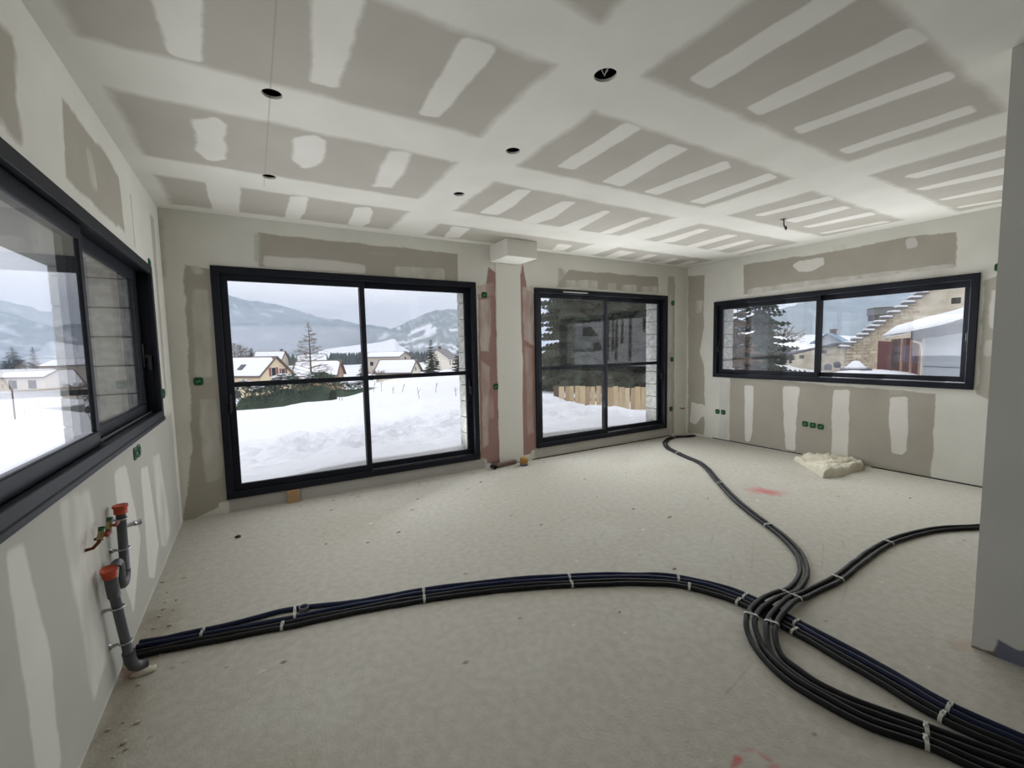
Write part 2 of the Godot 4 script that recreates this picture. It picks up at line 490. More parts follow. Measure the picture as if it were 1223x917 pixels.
func front_paint(p: Paint):
	# bare paper left of the first opening, with thin filler on it
	p.poly([0.149, 2.256, 0.35, 2.214, 0.352, 0.097, 0.195, 0.035, 0.001, -0.023, 0.112, 0.679], PAPER, 0.012, 0.02)
	p.poly([-0.015, 2.601, 0.019, 2.605, 0.015, 2.134, -0.03, 2.131], Color(0.66, 0.67, 0.62), 0.05, 0.02, 0.8)
	p.blob([0.196, 2.031, 0.315, 2.044, 0.297, 1.265, 0.175, 1.271], THIN, 0.02, 0.015, 0.75)
	p.blob([0.18, 1.077, 0.315, 1.052, 0.315, 0.341, 0.18, 0.302], THIN, 0.02, 0.02, 0.8)
	p.blob([0.167, 2.257, 0.249, 2.25, 0.328, 2.154, 0.22, 2.169], THIN, 0.02, 0.015, 0.7)
	p.blob([0.263, 0.115, 0.432, 0.105, 0.414, 0.029, 0.269, 0.011], COMP, 0.01, 0.015)
	# above the first opening
	p.poly([0.731, 2.576, 1.551, 2.569, 2.724, 2.566, 2.713, 2.232, 0.713, 2.271], PAPER, 0.012, 0.012)
	p.poly([0.697, 2.564, 0.744, 2.57, 0.735, 2.287, 0.683, 2.314], Color(0.74, 0.74, 0.70), 0.02, 0.01, 0.9)
	p.blob([0.76, 2.374, 1.382, 2.379, 1.674, 2.361, 1.678, 2.267, 0.747, 2.273], THIN, 0.015, 0.01)
	p.blob([1.979, 2.367, 2.553, 2.382, 2.548, 2.241, 1.975, 2.261], THIN, 0.01, 0.008, 0.9)
	p.poly([1.723, 2.501, 2.021, 2.502, 2.002, 2.474, 1.73, 2.468], Color(0.72, 0.69, 0.64), 0.02, 0.01, 0.7)
	# pink fire board left of the pier
	p.poly([3.112, 2.453, 3.202, 2.38, 3.205, 1.633, 3.201, 0.119, 3.247, -0.006, 2.943, 0.083, 2.968, 2.109, 3.07, 2.133], PINK, 0.008, 0.012)
	p.poly([2.978, 2.05, 3.136, 2.076, 3.124, 1.613, 3.096, 1.43, 2.982, 1.433], Color(0.80, 0.76, 0.73), 0.02, 0.015, 0.9)
	p.poly([2.99, 1.312, 3.102, 1.247, 3.053, 0.298, 2.97, 0.236], Color(0.79, 0.74, 0.71), 0.02, 0.015, 0.85)
	p.poly([3.082, 0.919, 3.15, 0.862, 3.143, 0.602, 3.073, 0.609], Color(0.74, 0.64, 0.61), 0.02, 0.015, 0.8)
	p.poly([2.971, 2.208, 3.164, 2.258, 3.195, 2.119, 2.978, 2.07], Color(0.76, 0.68, 0.65), 0.02, 0.02, 0.8)
	p.blob([2.83, 0.09, 3.036, 0.122, 3.033, 0.006, 2.85, -0.006], THIN, 0.01, 0.015)
	p.poly([3.07, 0.075, 3.521, 0.073, 3.52, -0.004, 3.103, -0.005], Color(0.50, 0.42, 0.40), 0.01, 0.02)
	# pink fire board right of the pier
	p.poly([3.6, 2.531, 3.572, 2.405, 3.511, 2.401, 3.543, 2.207, 3.586, 1.313, 3.521, 0.073, 3.782, 0.091, 3.781, 2.145, 3.668, 2.213], PINK, 0.008, 0.012)
	p.poly([3.593, 2.23, 3.758, 2.271, 3.756, 1.492, 3.604, 1.579], Color(0.81, 0.77, 0.74), 0.02, 0.02, 0.95)
	p.poly([3.615, 1.483, 3.729, 1.46, 3.721, 0.367, 3.629, 0.334], Color(0.76, 0.68, 0.65), 0.02, 0.015, 0.75)
	p.blob([3.677, 0.128, 3.89, 0.122, 3.888, 0.031, 3.675, 0.028], THIN, 0.01, 0.012)
	# above the second opening
	p.poly([4.326, 2.501, 4.63, 2.5, 6.06, 2.512, 6.063, 2.271, 4.129, 2.269], PAPER, 0.012, 0.015)
	p.poly([4.159, 2.511, 4.284, 2.509, 4.281, 2.255, 4.156, 2.26], Color(0.70, 0.68, 0.65), 0.02, 0.02, 0.8)
	p.blob([4.282, 2.366, 4.841, 2.388, 4.84, 2.249, 4.281, 2.244], THIN, 0.015, 0.012, 0.95)
	p.blob([5.013, 2.363, 5.189, 2.374, 5.189, 2.231, 5.028, 2.235], THIN, 0.012, 0.01, 0.9)
	p.blob([5.305, 2.356, 5.593, 2.372, 5.594, 2.237, 5.305, 2.236], THIN, 0.012, 0.01, 0.95)
	p.blob([5.699, 2.353, 6.043, 2.371, 6.044, 2.244, 5.699, 2.229], THIN, 0.012, 0.01, 0.95)
	# the strip between the second opening and the corner
	p.poly([6.287, 2.54, 6.443, 2.55, 6.46, 0.037, 6.28, 0.017], Color(0.73, 0.71, 0.67), 0.02, 0.015)
	p.blob([6.291, 2.255, 6.388, 2.259, 6.381, 1.361, 6.283, 1.363], THIN, 0.02, 0.015, 0.8)
	p.blob([6.286, 1.097, 6.365, 1.094, 6.376, 0.28, 6.276, 0.29], THIN, 0.02, 0.015, 0.8)
	p.poly([6.425, 0.05, 6.432, 0.05, 6.44, 2.45, 6.43, 2.45], Color(0.55, 0.53, 0.50), 0.008, 0.004)
	# foot of the wall below the openings: raw grey
	p.poly([0.35, 0.0, 3.0, 0.0, 3.0, 0.128, 0.35, 0.128], Color(0.69, 0.68, 0.65), 0.01, 0.006)
	p.poly([3.74, 0.0, 6.35, 0.0, 6.35, 0.146, 3.74, 0.146], Color(0.70, 0.69, 0.66), 0.01, 0.006)

func right_paint(p: Paint):
	p.poly([0.011, 2.568, 0.301, 2.537, 0.315, 1.746, 0.247, 1.352, 0.327, 1.087, 0.357, 0.221, 0.33, 0.028, 0.048, 0.011], PAPER, 0.012, 0.018)
	p.blob([0.157, 2.165, 0.293, 2.164, 0.282, 1.957, 0.16, 1.966], THIN, 0.015, 0.012, 0.9)
	p.poly([0.316, 1.68, 0.448, 1.7, 0.457, 1.195, 0.339, 1.22], Color(0.86, 0.855, 0.83), 0.015, 0.012, 0.8)
	p.blob([0.104, 0.533, 0.291, 0.51, 0.442, 0.433, 0.415, 0.296, 0.295, 0.308, 0.204, 0.173, 0.077, 0.211], COMP, 0.008, 0.03)
	# above the window
	p.poly([0.938, 2.595, 2.112, 2.552, 2.707, 2.578, 3.157, 2.543, 3.16, 2.198, 2.035, 2.185, 0.948, 2.167], PAPER, 0.01, 0.014)
	p.blob([1.008, 2.243, 1.749, 2.245, 2.611, 2.235, 3.159, 2.223, 3.164, 2.114, 2.463, 2.089, 1.011, 2.113], THIN, 0.01, 0.012, 0.95)
	p.blob([1.589, 2.473, 1.7, 2.517, 1.97, 2.509, 1.991, 2.414, 1.842, 2.367, 1.685, 2.371], COMP, 0.008, 0.014)
	p.blob([2.75, 2.559, 2.834, 2.558, 2.865, 2.456, 2.769, 2.441], THIN, 0.012, 0.01)
	p.blob([2.057, 2.623, 2.196, 2.623, 2.216, 2.561, 2.076, 2.569], THIN, 0.012, 0.012, 0.8)
	# below the window
	p.poly([0.767, 0.975, 3.072, 0.904, 3.072, -0.018, 2.2, 0.025, 0.775, -0.003], PAPER, 0.01, 0.014)
	p.blob([0.991, 0.863, 1.128, 0.859, 1.132, 0.206, 1.099, 0.041, 1.023, 0.04], COMP, 0.01, 0.012)
	p.blob([1.53, 0.885, 1.74, 0.887, 1.714, 0.408, 1.715, 0.037, 1.587, 0.024, 1.555, 0.386], COMP, 0.01, 0.014)
	p.blob([2.125, 0.881, 2.302, 0.884, 2.314, 0.049, 2.136, 0.044], COMP, 0.01, 0.012)
	p.blob([2.689, 0.836, 2.849, 0.859, 2.866, 0.259, 2.825, 0.204, 2.721, 0.202, 2.691, 0.589], COMP, 0.01, 0.012)
	p.poly([0.605, 0.903, 0.769, 0.899, 0.774, 0.022, 0.594, 0.031], Color(0.78, 0.775, 0.75), 0.015, 0.015, 0.9)
	p.poly([2.678, 0.92, 2.81, 0.92, 2.798, 0.864, 2.688, 0.864], Color(0.72, 0.70, 0.66), 0.01, 0.01, 0.8)
	# right of the window
	p.poly([3.373, 2.035, 3.502, 2.078, 3.541, 0.941, 3.506, 0.857, 3.378, 0.928], Color(0.72, 0.70, 0.66), 0.012, 0.02)
	p.blob([3.416, 1.941, 3.488, 1.932, 3.49, 1.539, 3.423, 1.566], COMP, 0.015, 0.02)
	p.blob([3.4, 1.462, 3.478, 1.452, 3.474, 1.3, 3.401, 1.299], THIN, 0.015, 0.015)
	p.poly([3.071, -0.009, 3.315, -0.026, 3.479, 0.001, 3.482, -0.058, 3.074, -0.063], Color(0.62, 0.60, 0.57), 0.01, 0.02)

func left_paint(p: Paint):
	# bands of bare paper above the window
	p.poly([1.25, 2.20, 1.28, 2.52, 1.5, 2.55, 2.16, 2.53, 2.22, 2.20], PAPER, 0.02, 0.02)
	p.blob([1.76, 2.28, 1.86, 2.28, 1.90, 2.45, 1.80, 2.45], THIN, 0.03, 0.02, 0.7)
	p.poly([2.62, 2.18, 2.60, 2.52, 3.05, 2.55, 3.05, 2.14], PAPER, 0.03, 0.03)
	p.poly([3.35, 2.15, 3.35, 2.60, 4.0, 2.60, 4.0, 2.12], PAPER, 0.03, 0.03)
	p.poly([0.28, 1.15, 0.36, 1.15, 0.36, 2.55, 0.22, 2.55], Color(0.72, 0.70, 0.66), 0.03, 0.02)
	p.poly([0.99, 2.17, 1.01, 2.17, 1.01, 2.50, 0.99, 2.50], Color(0.62, 0.61, 0.58), 0.01, 0.006)
	# below: moisture board with filler strips
	p.poly([0.15, 0.0, 7.4, 0.0, 7.4, 0.99, 0.15, 0.99], Color(0.735, 0.725, 0.695), 0.05, 0.02)
	p.blob([3.032, 0.943, 2.92, 0.92, 2.827, 0.516, 2.834, 0.098, 2.998, 0.245], COMP, 0.015, 0.012)
	p.blob([2.636, 0.957, 2.329, 0.918, 2.252, 0.694, 2.294, 0.487, 2.305, 0.153, 2.503, 0.113, 2.559, 0.482], COMP, 0.03, 0.02, 0.9)
	p.blob([1.943, 0.897, 1.718, 0.884, 1.536, 0.429, 1.827, 0.105, 1.927, 0.313], COMP, 0.015, 0.012)
	p.blob([1.39, 0.79, 1.203, 0.774, 1.065, 0.197, 1.297, 0.068, 1.427, 0.128], COMP, 0.015, 0.012)
	p.blob([1.032, 0.793, 0.796, 0.775, 0.598, 0.149, 0.856, 0.085, 1.012, 0.177], COMP, 0.015, 0.012, 0.9)

func ceiling_paint(p: Paint):
	# bare paper fields between the filled joints: x0, z0, x1, z1
	for f in [[-0.2, 2.37, 1.83, 3.10], [-0.2, 1.18, 1.86, 1.98], [0.12, 0.16, 1.89, 0.83], [2.24, 3.24, 4.23, 3.98], [2.24, 2.12, 4.22, 2.90],
			[2.24, 1.03, 4.24, 1.80], [2.28, 0.12, 4.24, 0.60], [4.66, 3.20, 6.60, 3.95], [4.64, 2.08, 6.46, 2.82], [4.64, 1.03, 6.52, 1.78], [4.64, 0.10, 6.52, 0.62]]:
		var x0: float = maxf(f[0], 0.11)
		p.poly([x0, f[1], f[2], f[1], f[2], f[3], x0, f[3]], CPAPER, 0.05, 0.018)
	p.blob([2.0, 3.62, 2.12, 3.40, 2.0, 3.36, 1.7, 3.36, 1.7, 4.2], COMP, 0.02, 0.02)
	p.poly([0.11, 3.4, 1.83, 3.4, 1.83, 4.2, 0.11, 4.2], CPAPER, 0.05, 0.02)
	# filler over the screw lines
	var near := COMP
	p.blob([0.406, 2.881, 0.551, 2.961, 0.537, 2.8, 0.51, 2.394, 0.396, 2.392, 0.38, 2.712], near, 0.015, 0.012)
	p.blob([0.867, 3.101, 1.01, 3.181, 1.034, 3.067, 1.039, 2.988, 1.035, 2.473, 0.91, 2.464], near, 0.02, 0.015)
	p.blob([1.409, 3.083, 1.562, 3.085, 1.561, 2.804, 1.548, 2.45, 1.436, 2.428], near, 0.015, 0.012)
	p.blob([0.411, 1.829, 0.534, 1.933, 0.57, 1.836, 0.545, 1.346, 0.45, 1.254, 0.402, 1.405], near, 0.02, 0.02)
	p.blob([0.9, 1.85, 1.003, 1.962, 1.064, 1.903, 1.089, 1.561, 0.986, 1.385, 0.904, 1.536], near, 0.02, 0.02)
	p.blob([1.416, 1.941, 1.55, 1.986, 1.592, 1.67, 1.606, 1.32, 1.459, 1.282], near, 0.03, 0.02)
	p.blob([0.392, 0.841, 0.617, 0.866, 0.585, -0.088, 0.394, -0.069], near, 0.012, 0.012)
	p.blob([0.937, 0.791, 1.071, 0.838, 1.091, 0.363, 1.063, 0.121, 0.945, 0.121], near, 0.012, 0.015)
	p.blob([1.45, 0.727, 1.559, 0.808, 1.615, 0.654, 1.659, 0.326, 1.633, 0.15, 1.493, 0.179], near, 0.012, 0.015)
	for s in [
		[2.435, 3.895, 2.581, 3.976, 2.608, 3.312, 2.44, 3.326], [2.931, 3.975, 3.106, 3.99, 3.071, 3.299, 2.92, 3.302], [3.457, 3.952, 3.569, 3.949, 3.501, 3.296, 3.381, 3.31], [3.962, 3.902, 4.096, 3.899, 4.084, 3.299, 3.946, 3.295],
		[2.47, 2.896, 2.607, 2.896, 2.631, 2.246, 2.482, 2.232], [2.897, 2.842, 3.068, 2.843, 3.167, 2.165, 2.955, 2.171], [3.442, 2.859, 3.586, 2.795, 3.566, 2.161, 3.399, 2.162], [3.926, 2.873, 4.081, 2.849, 4.125, 2.186, 3.945, 2.168],
		[4.924, 3.306, 4.932, 3.975, 5.1, 3.947, 5.076, 3.348], [5.366, 3.239, 5.412, 3.896, 5.621, 3.862, 5.483, 3.278], [5.905, 3.217, 5.93, 3.811, 6.129, 3.778, 5.989, 3.26], [6.359, 3.214, 6.474, 3.721, 6.61, 3.699, 6.442, 3.256],
		[4.907, 2.826, 5.053, 2.807, 4.981, 2.231, 4.862, 2.201], [5.347, 2.755, 5.478, 2.768, 5.527, 2.248, 5.316, 2.242], [5.799, 2.79, 5.963, 2.784, 5.892, 2.218, 5.761, 2.19], [6.307, 2.703, 6.423, 2.761, 6.355, 2.175, 6.227, 2.112],
		[2.469, 1.745, 2.584, 1.784, 2.658, 1.365, 2.649, 1.09, 2.463, 1.081], [2.953, 1.687, 3.075, 1.725, 3.182, 1.239, 3.124, 1.021, 2.944, 1.028], [3.448, 1.659, 3.531, 1.647, 3.664, 1.011, 3.416, 0.961], [3.927, 1.673, 4.03, 1.694, 4.088, 1.067, 3.945, 0.997],
		[2.416, 0.571, 2.62, 0.569, 2.671, 0.177, 2.514, 0.101], [3.839, 0.435, 4.049, 0.441, 4.125, 0.175, 3.987, 0.057], [4.811, 1.648, 4.942, 1.676, 5.056, 1.113, 4.856, 0.97], [5.313, 1.625, 5.474, 1.663, 5.571, 1.017, 5.379, 0.978],
		[5.76, 1.588, 5.897, 1.609, 6.014, 1.068, 5.811, 1.026], [6.217, 1.527, 6.377, 1.604, 6.475, 1.058, 6.299, 0.976], [4.791, 0.49, 5.059, 0.508, 5.084, 0.044, 4.907, -0.038], [5.329, 0.463, 5.468, 0.528, 5.545, 0.126, 5.396, 0.058],
		[5.842, 0.458, 5.983, 0.459, 6.067, 0.088, 5.87, 0.069], [6.24, 0.446, 6.426, 0.463, 6.527, 0.073, 6.338, -0.012]]:
		p.blob(s, COMP, 0.015, 0.008)
	# dark pencil line along one joint
	p.poly([0.763, 0.95, 0.765, 0.95, 0.765, 4.2, 0.763, 4.2], Color(0.50, 0.49, 0.47), 0.005, 0.0)
	p.poly([6.15, 3.72, 6.30, 3.86, 6.32, 3.84, 6.20, 3.70], Color(0.80, 0.76, 0.66), 0.01, 0.01)

func floor_paint(p: Paint):
	rng.seed = 11
	for i in 46:      # pale cement laitance and dull damp stains
		var c := Vector2(rng.randf_range(0.2, W - 0.2), rng.randf_range(0.2, 5.2)); var r := rng.randf_range(0.08, 0.45)
		var f := []
		for k in 7:
			var a := TAU * k / 7; f.append(c.x + cos(a) * r * rng.randf_range(0.5, 1.6)); f.append(c.y + sin(a) * r * rng.randf_range(0.4, 1.0))
		p.poly(f, [Color(0.79, 0.785, 0.755), Color(0.69, 0.655, 0.595), Color(0.70, 0.685, 0.64)][i % 3], 0.22, 0.10, 0.42)
	for i in 14:      # trowel lines
		var c := Vector2(rng.randf_range(2.0, 4.2), rng.randf_range(2.2, 3.8)); var d := Vector2(0.9, -0.35).rotated(rng.randf_range(-0.25, 0.25)) * rng.randf_range(0.2, 0.55)
		var n := d.orthogonal().normalized() * 0.004
		p.poly([c.x, c.y, c.x + d.x, c.y + d.y, c.x + d.x + n.x, c.y + d.y + n.y, c.x + n.x, c.y + n.y], Color(0.58, 0.57, 0.54), 0.008, 0.004, 0.6)
	for i in 120:     # specks of plaster and grit
		var c := Vector2(rng.randf_range(0.1, W - 0.1), rng.randf_range(0.1, 4.6)); var r := rng.randf_range(0.006, 0.022)
		p.poly([c.x - r, c.y, c.x, c.y - r * 0.6, c.x + r, c.y, c.x, c.y + r * 0.6], [Color(0.90, 0.89, 0.87), Color(0.45, 0.42, 0.38), Color(0.62, 0.52, 0.44)][i % 3], 0.008, 0.006, 0.85)
	# pink spray paint
	var red := Color(0.78, 0.42, 0.42)
	p.poly([4.83, 2.227, 4.989, 2.237, 5.041, 2.432, 4.903, 2.49, 4.788, 2.353], red, 0.12, 0.06, 0.6)
	p.poly([4.873, 2.287, 4.984, 2.299, 4.995, 2.401, 4.874, 2.411], red, 0.06, 0.03, 0.6)
	for s in [[1.963, 3.905, 2.012, 3.883, 2.043, 3.895, 2.021, 3.915, 1.975, 3.919], [2.051, 3.88, 2.076, 3.888, 2.11, 3.905, 2.09, 3.916, 2.052, 3.896], [2.104, 3.905, 2.109, 3.935, 2.113, 3.968, 2.092, 3.963, 2.088, 3.926], [2.083, 3.968, 2.118, 3.983, 2.077, 4.021, 2.03, 3.992], [1.981, 3.891, 1.996, 3.9, 1.934, 3.933, 1.92, 3.924]]:
		p.poly(s, red, 0.014, 0.012, 0.8)
	# dusty brown edge along the left wall and below the tap
	p.poly([0.0, 1.6, 0.16, 1.6, 0.12, 2.4, 0.10, 4.0, 0.0, 4.0], Color(0.60, 0.555, 0.50), 0.10, 0.05, 0.7)
	p.poly([-0.01, 2.113, 0.065, 2.141, 0.102, 2.234, 0.035, 2.222], Color(0.50, 0.36, 0.32), 0.02, 0.015, 0.9)
	p.poly([3.441, 4.078, 3.55, 4.125, 3.436, 4.151, 3.402, 4.103], Color(0.70, 0.58, 0.49), 0.05, 0.03, 0.7)

# ---------------------------------------------------------------- windows
# A two-leaf slider in its opening. o: lower left corner seen from the room, u along it, n into the room.
func slider(called: String, o: Vector3, u: Vector3, n: Vector3, w: float, h: float, transom: float, label: String, deep := 0.0):
	var root := Node3D.new(); root.name = numbered(called); add_child(root); struct(root, label)
	root.transform = Transform3D(Basis(u, Vector3.UP, n), o)
	var fw := 0.062
	var mb := MB.new()
	for b in [[0.012, 0.0, 0.026, fw], [-0.05 - deep / 2, 0.0, 0.10 + deep, fw - 0.012], [-0.115 - deep, 0.0, 0.03, fw + 0.018]]:
		var z: float = b[0]; var t: float = b[2]; var f: float = b[3]
		mb.box(Vector3(w / 2, f / 2, z), Vector3(w, f, t), 0.003); mb.box(Vector3(w / 2, h - f / 2, z), Vector3(w, f, t), 0.003)
		mb.box(Vector3(f / 2, h / 2, z), Vector3(f, h - 2 * f, t), 0.003); mb.box(Vector3(w - f / 2, h / 2, z), Vector3(f, h - 2 * f, t), 0.003)
	obj("frame", mb.done(), M.anthracite, root)
	mb = MB.new()        # the running rails at the foot
	for z in [-0.035 - deep, -0.078 - deep]: mb.box(Vector3(w / 2, fw, z), Vector3(w - 2 * fw, 0.012, 0.006), 0.001)
	obj("track", mb.done(), M.steel, root)
	var y0 := fw - 0.012; var y1 := h - fw + 0.012
	for leaf in 2:
		var x0 := fw - 0.012 if leaf == 0 else w / 2 - 0.025
		var x1 := w / 2 + 0.025 if leaf == 0 else w - fw + 0.012
		var z := -0.034 - deep if leaf == 0 else -0.078 - deep
		var sw := 0.072; var d := 0.036
		var s := Node3D.new(); s.name = "sash"; root.add_child(s, true)
		mb = MB.new()
		mb.box(Vector3((x0 + x1) / 2, y0 + sw / 2, z), Vector3(x1 - x0, sw, d), 0.004); mb.box(Vector3((x0 + x1) / 2, y1 - sw / 2, z), Vector3(x1 - x0, sw, d), 0.004)
		var sa := sw if leaf == 0 else 0.05; var sb := 0.05 if leaf == 0 else sw     # the meeting stiles are slimmer
		mb.box(Vector3(x0 + sa / 2, (y0 + y1) / 2, z), Vector3(sa, y1 - y0 - 2 * sw, d), 0.004); mb.box(Vector3(x1 - sb / 2, (y0 + y1) / 2, z), Vector3(sb, y1 - y0 - 2 * sw, d), 0.004)
		obj("sash_frame", mb.done(), M.anthracite, s)
		var cuts := [y0 + sw, y1 - sw]
		if transom > 0:
			mb = MB.new(); mb.box(Vector3((x0 + sa + x1 - sb) / 2, transom, z), Vector3(x1 - sb - x0 - sa, 0.046, d), 0.004)
			obj("transom", mb.done(), M.anthracite, s)
			cuts = [y0 + sw, transom - 0.023, transom + 0.023, y1 - sw]
		for k in range(0, cuts.size(), 2):
			var xa := x0 + sa; var xb := x1 - sb
			var g := MB.new()      # double glazing: two sheets
			for zz in [z + 0.009, z - 0.009]: g.quad(Vector3(xa, cuts[k], zz), Vector3(xb, cuts[k], zz), Vector3(xb, cuts[k + 1], zz), Vector3(xa, cuts[k + 1], zz))
			obj("pane", g.done(), M.glass, s)
		# pull handle on the outer stile
		mb = MB.new(); var hx := x0 + 0.03 if leaf == 0 else x1 - 0.03
		var hy := h * 0.42
		mb.box(Vector3(hx, hy, z + d / 2 + 0.005), Vector3(0.026, 0.17, 0.012), 0.004)
		mb.beam(Vector3(hx, hy - 0.005, z + d / 2 + 0.01), Vector3(hx, hy - 0.005, z + d / 2 + 0.04), 0.016, 0.016)
		mb.beam(Vector3(hx, hy + 0.0, z + d / 2 + 0.04), Vector3(hx, hy - 0.10, z + d / 2 + 0.04), 0.018, 0.014)
		obj("handle", mb.done(), M.rubber, s)
	return root

func windows():
	slider("window_1", Vector3(W1.position.x, W1.position.y, 0), Vector3.RIGHT, Vector3.BACK, W1.size.x, W1.size.y, 1.055, "wide dark grey sliding glazed door looking over the village and hills")
	var r = slider("window_2", Vector3(W2.position.x, W2.position.y, 0), Vector3.RIGHT, Vector3.BACK, W2.size.x, W2.size.y, 1.045, "dark grey sliding glazed door looking onto the board fence and firs")
	var mb := MB.new(); mb.box(Vector3(0.66, W2.size.y - 0.035, 0.0265), Vector3(0.42, 0.016, 0.003), 0.001)
	obj("sticker", mb.done(), M.tie_white, r)
	slider("window_3", Vector3(W, W3.position.y, W3.position.x), Vector3.BACK, Vector3.LEFT, W3.size.x, W3.size.y, 0.0, "long strip window looking onto the stone gable and the dark red shed")
	slider("window_4", Vector3(0, W4.position.y, W4.end.x), Vector3.FORWARD, Vector3.RIGHT, W4.size.x, W4.size.y, 0.0, "long sliding window in the side wall above the pipes")
	# deep aluminium sill of the side window
	mb = MB.new(); mb.box(Vector3(0.006, W4.position.y + 0.0, W4.get_center().x), Vector3(0.05, 0.03, W4.size.x), 0.005)
	struct(obj("trim_3", mb.done(), M.anthracite), "dark grey inner sill rail of the side window")

# ---------------------------------------------------------------- snow, hills
var ctrl: Array = []
func ground(x: float, z: float) -> float:
	var s := 0.0; var t := 0.0
	for c in ctrl:
		var d2: float = (c.x - x) * (c.x - x) + (c.z - z) * (c.z - z)
		var w := 1.0 / pow(d2 + 0.5, 1.8)
		s += w * c.y; t += w
	return s / t

func snow_height(x: float, z: float) -> float:
	var y := ground(x, z)
	var near := clampf(1.0 - Vector2(x - 3.5, z - 1.0).length() / 26.0, 0.0, 1.0)
	var calm := clampf((Vector2(maxf(maxf(-x, x - W), 0.0), maxf(-z, 0.0)).length() - 0.35) / 1.2, 0.0, 1.0)   # snow settled against the house
	near *= calm
	y += noise.get_noise_2d(x * 7.0, z * 7.0) * 0.13 * near + noise.get_noise_2d(x * 28.0 + 40.0, z * 28.0) * 0.08 * near * near
	# trampled snow in front of the glazed doors
	var tr := calm * clampf(1.0 - absf(z + 2.2) / 3.0, 0.0, 1.0) * clampf((x + 0.5) / 1.5, 0.0, 1.0) * clampf((8.0 - x) / 2.0, 0.0, 1.0)
	y += (0.25 - absf(noise.get_noise_2d(x * 30.0 + 7.0, z * 30.0 + 3.0))) * 0.30 * tr + (0.2 - absf(noise.get_noise_2d(x * 75.0, z * 75.0))) * 0.20 * tr
	return y

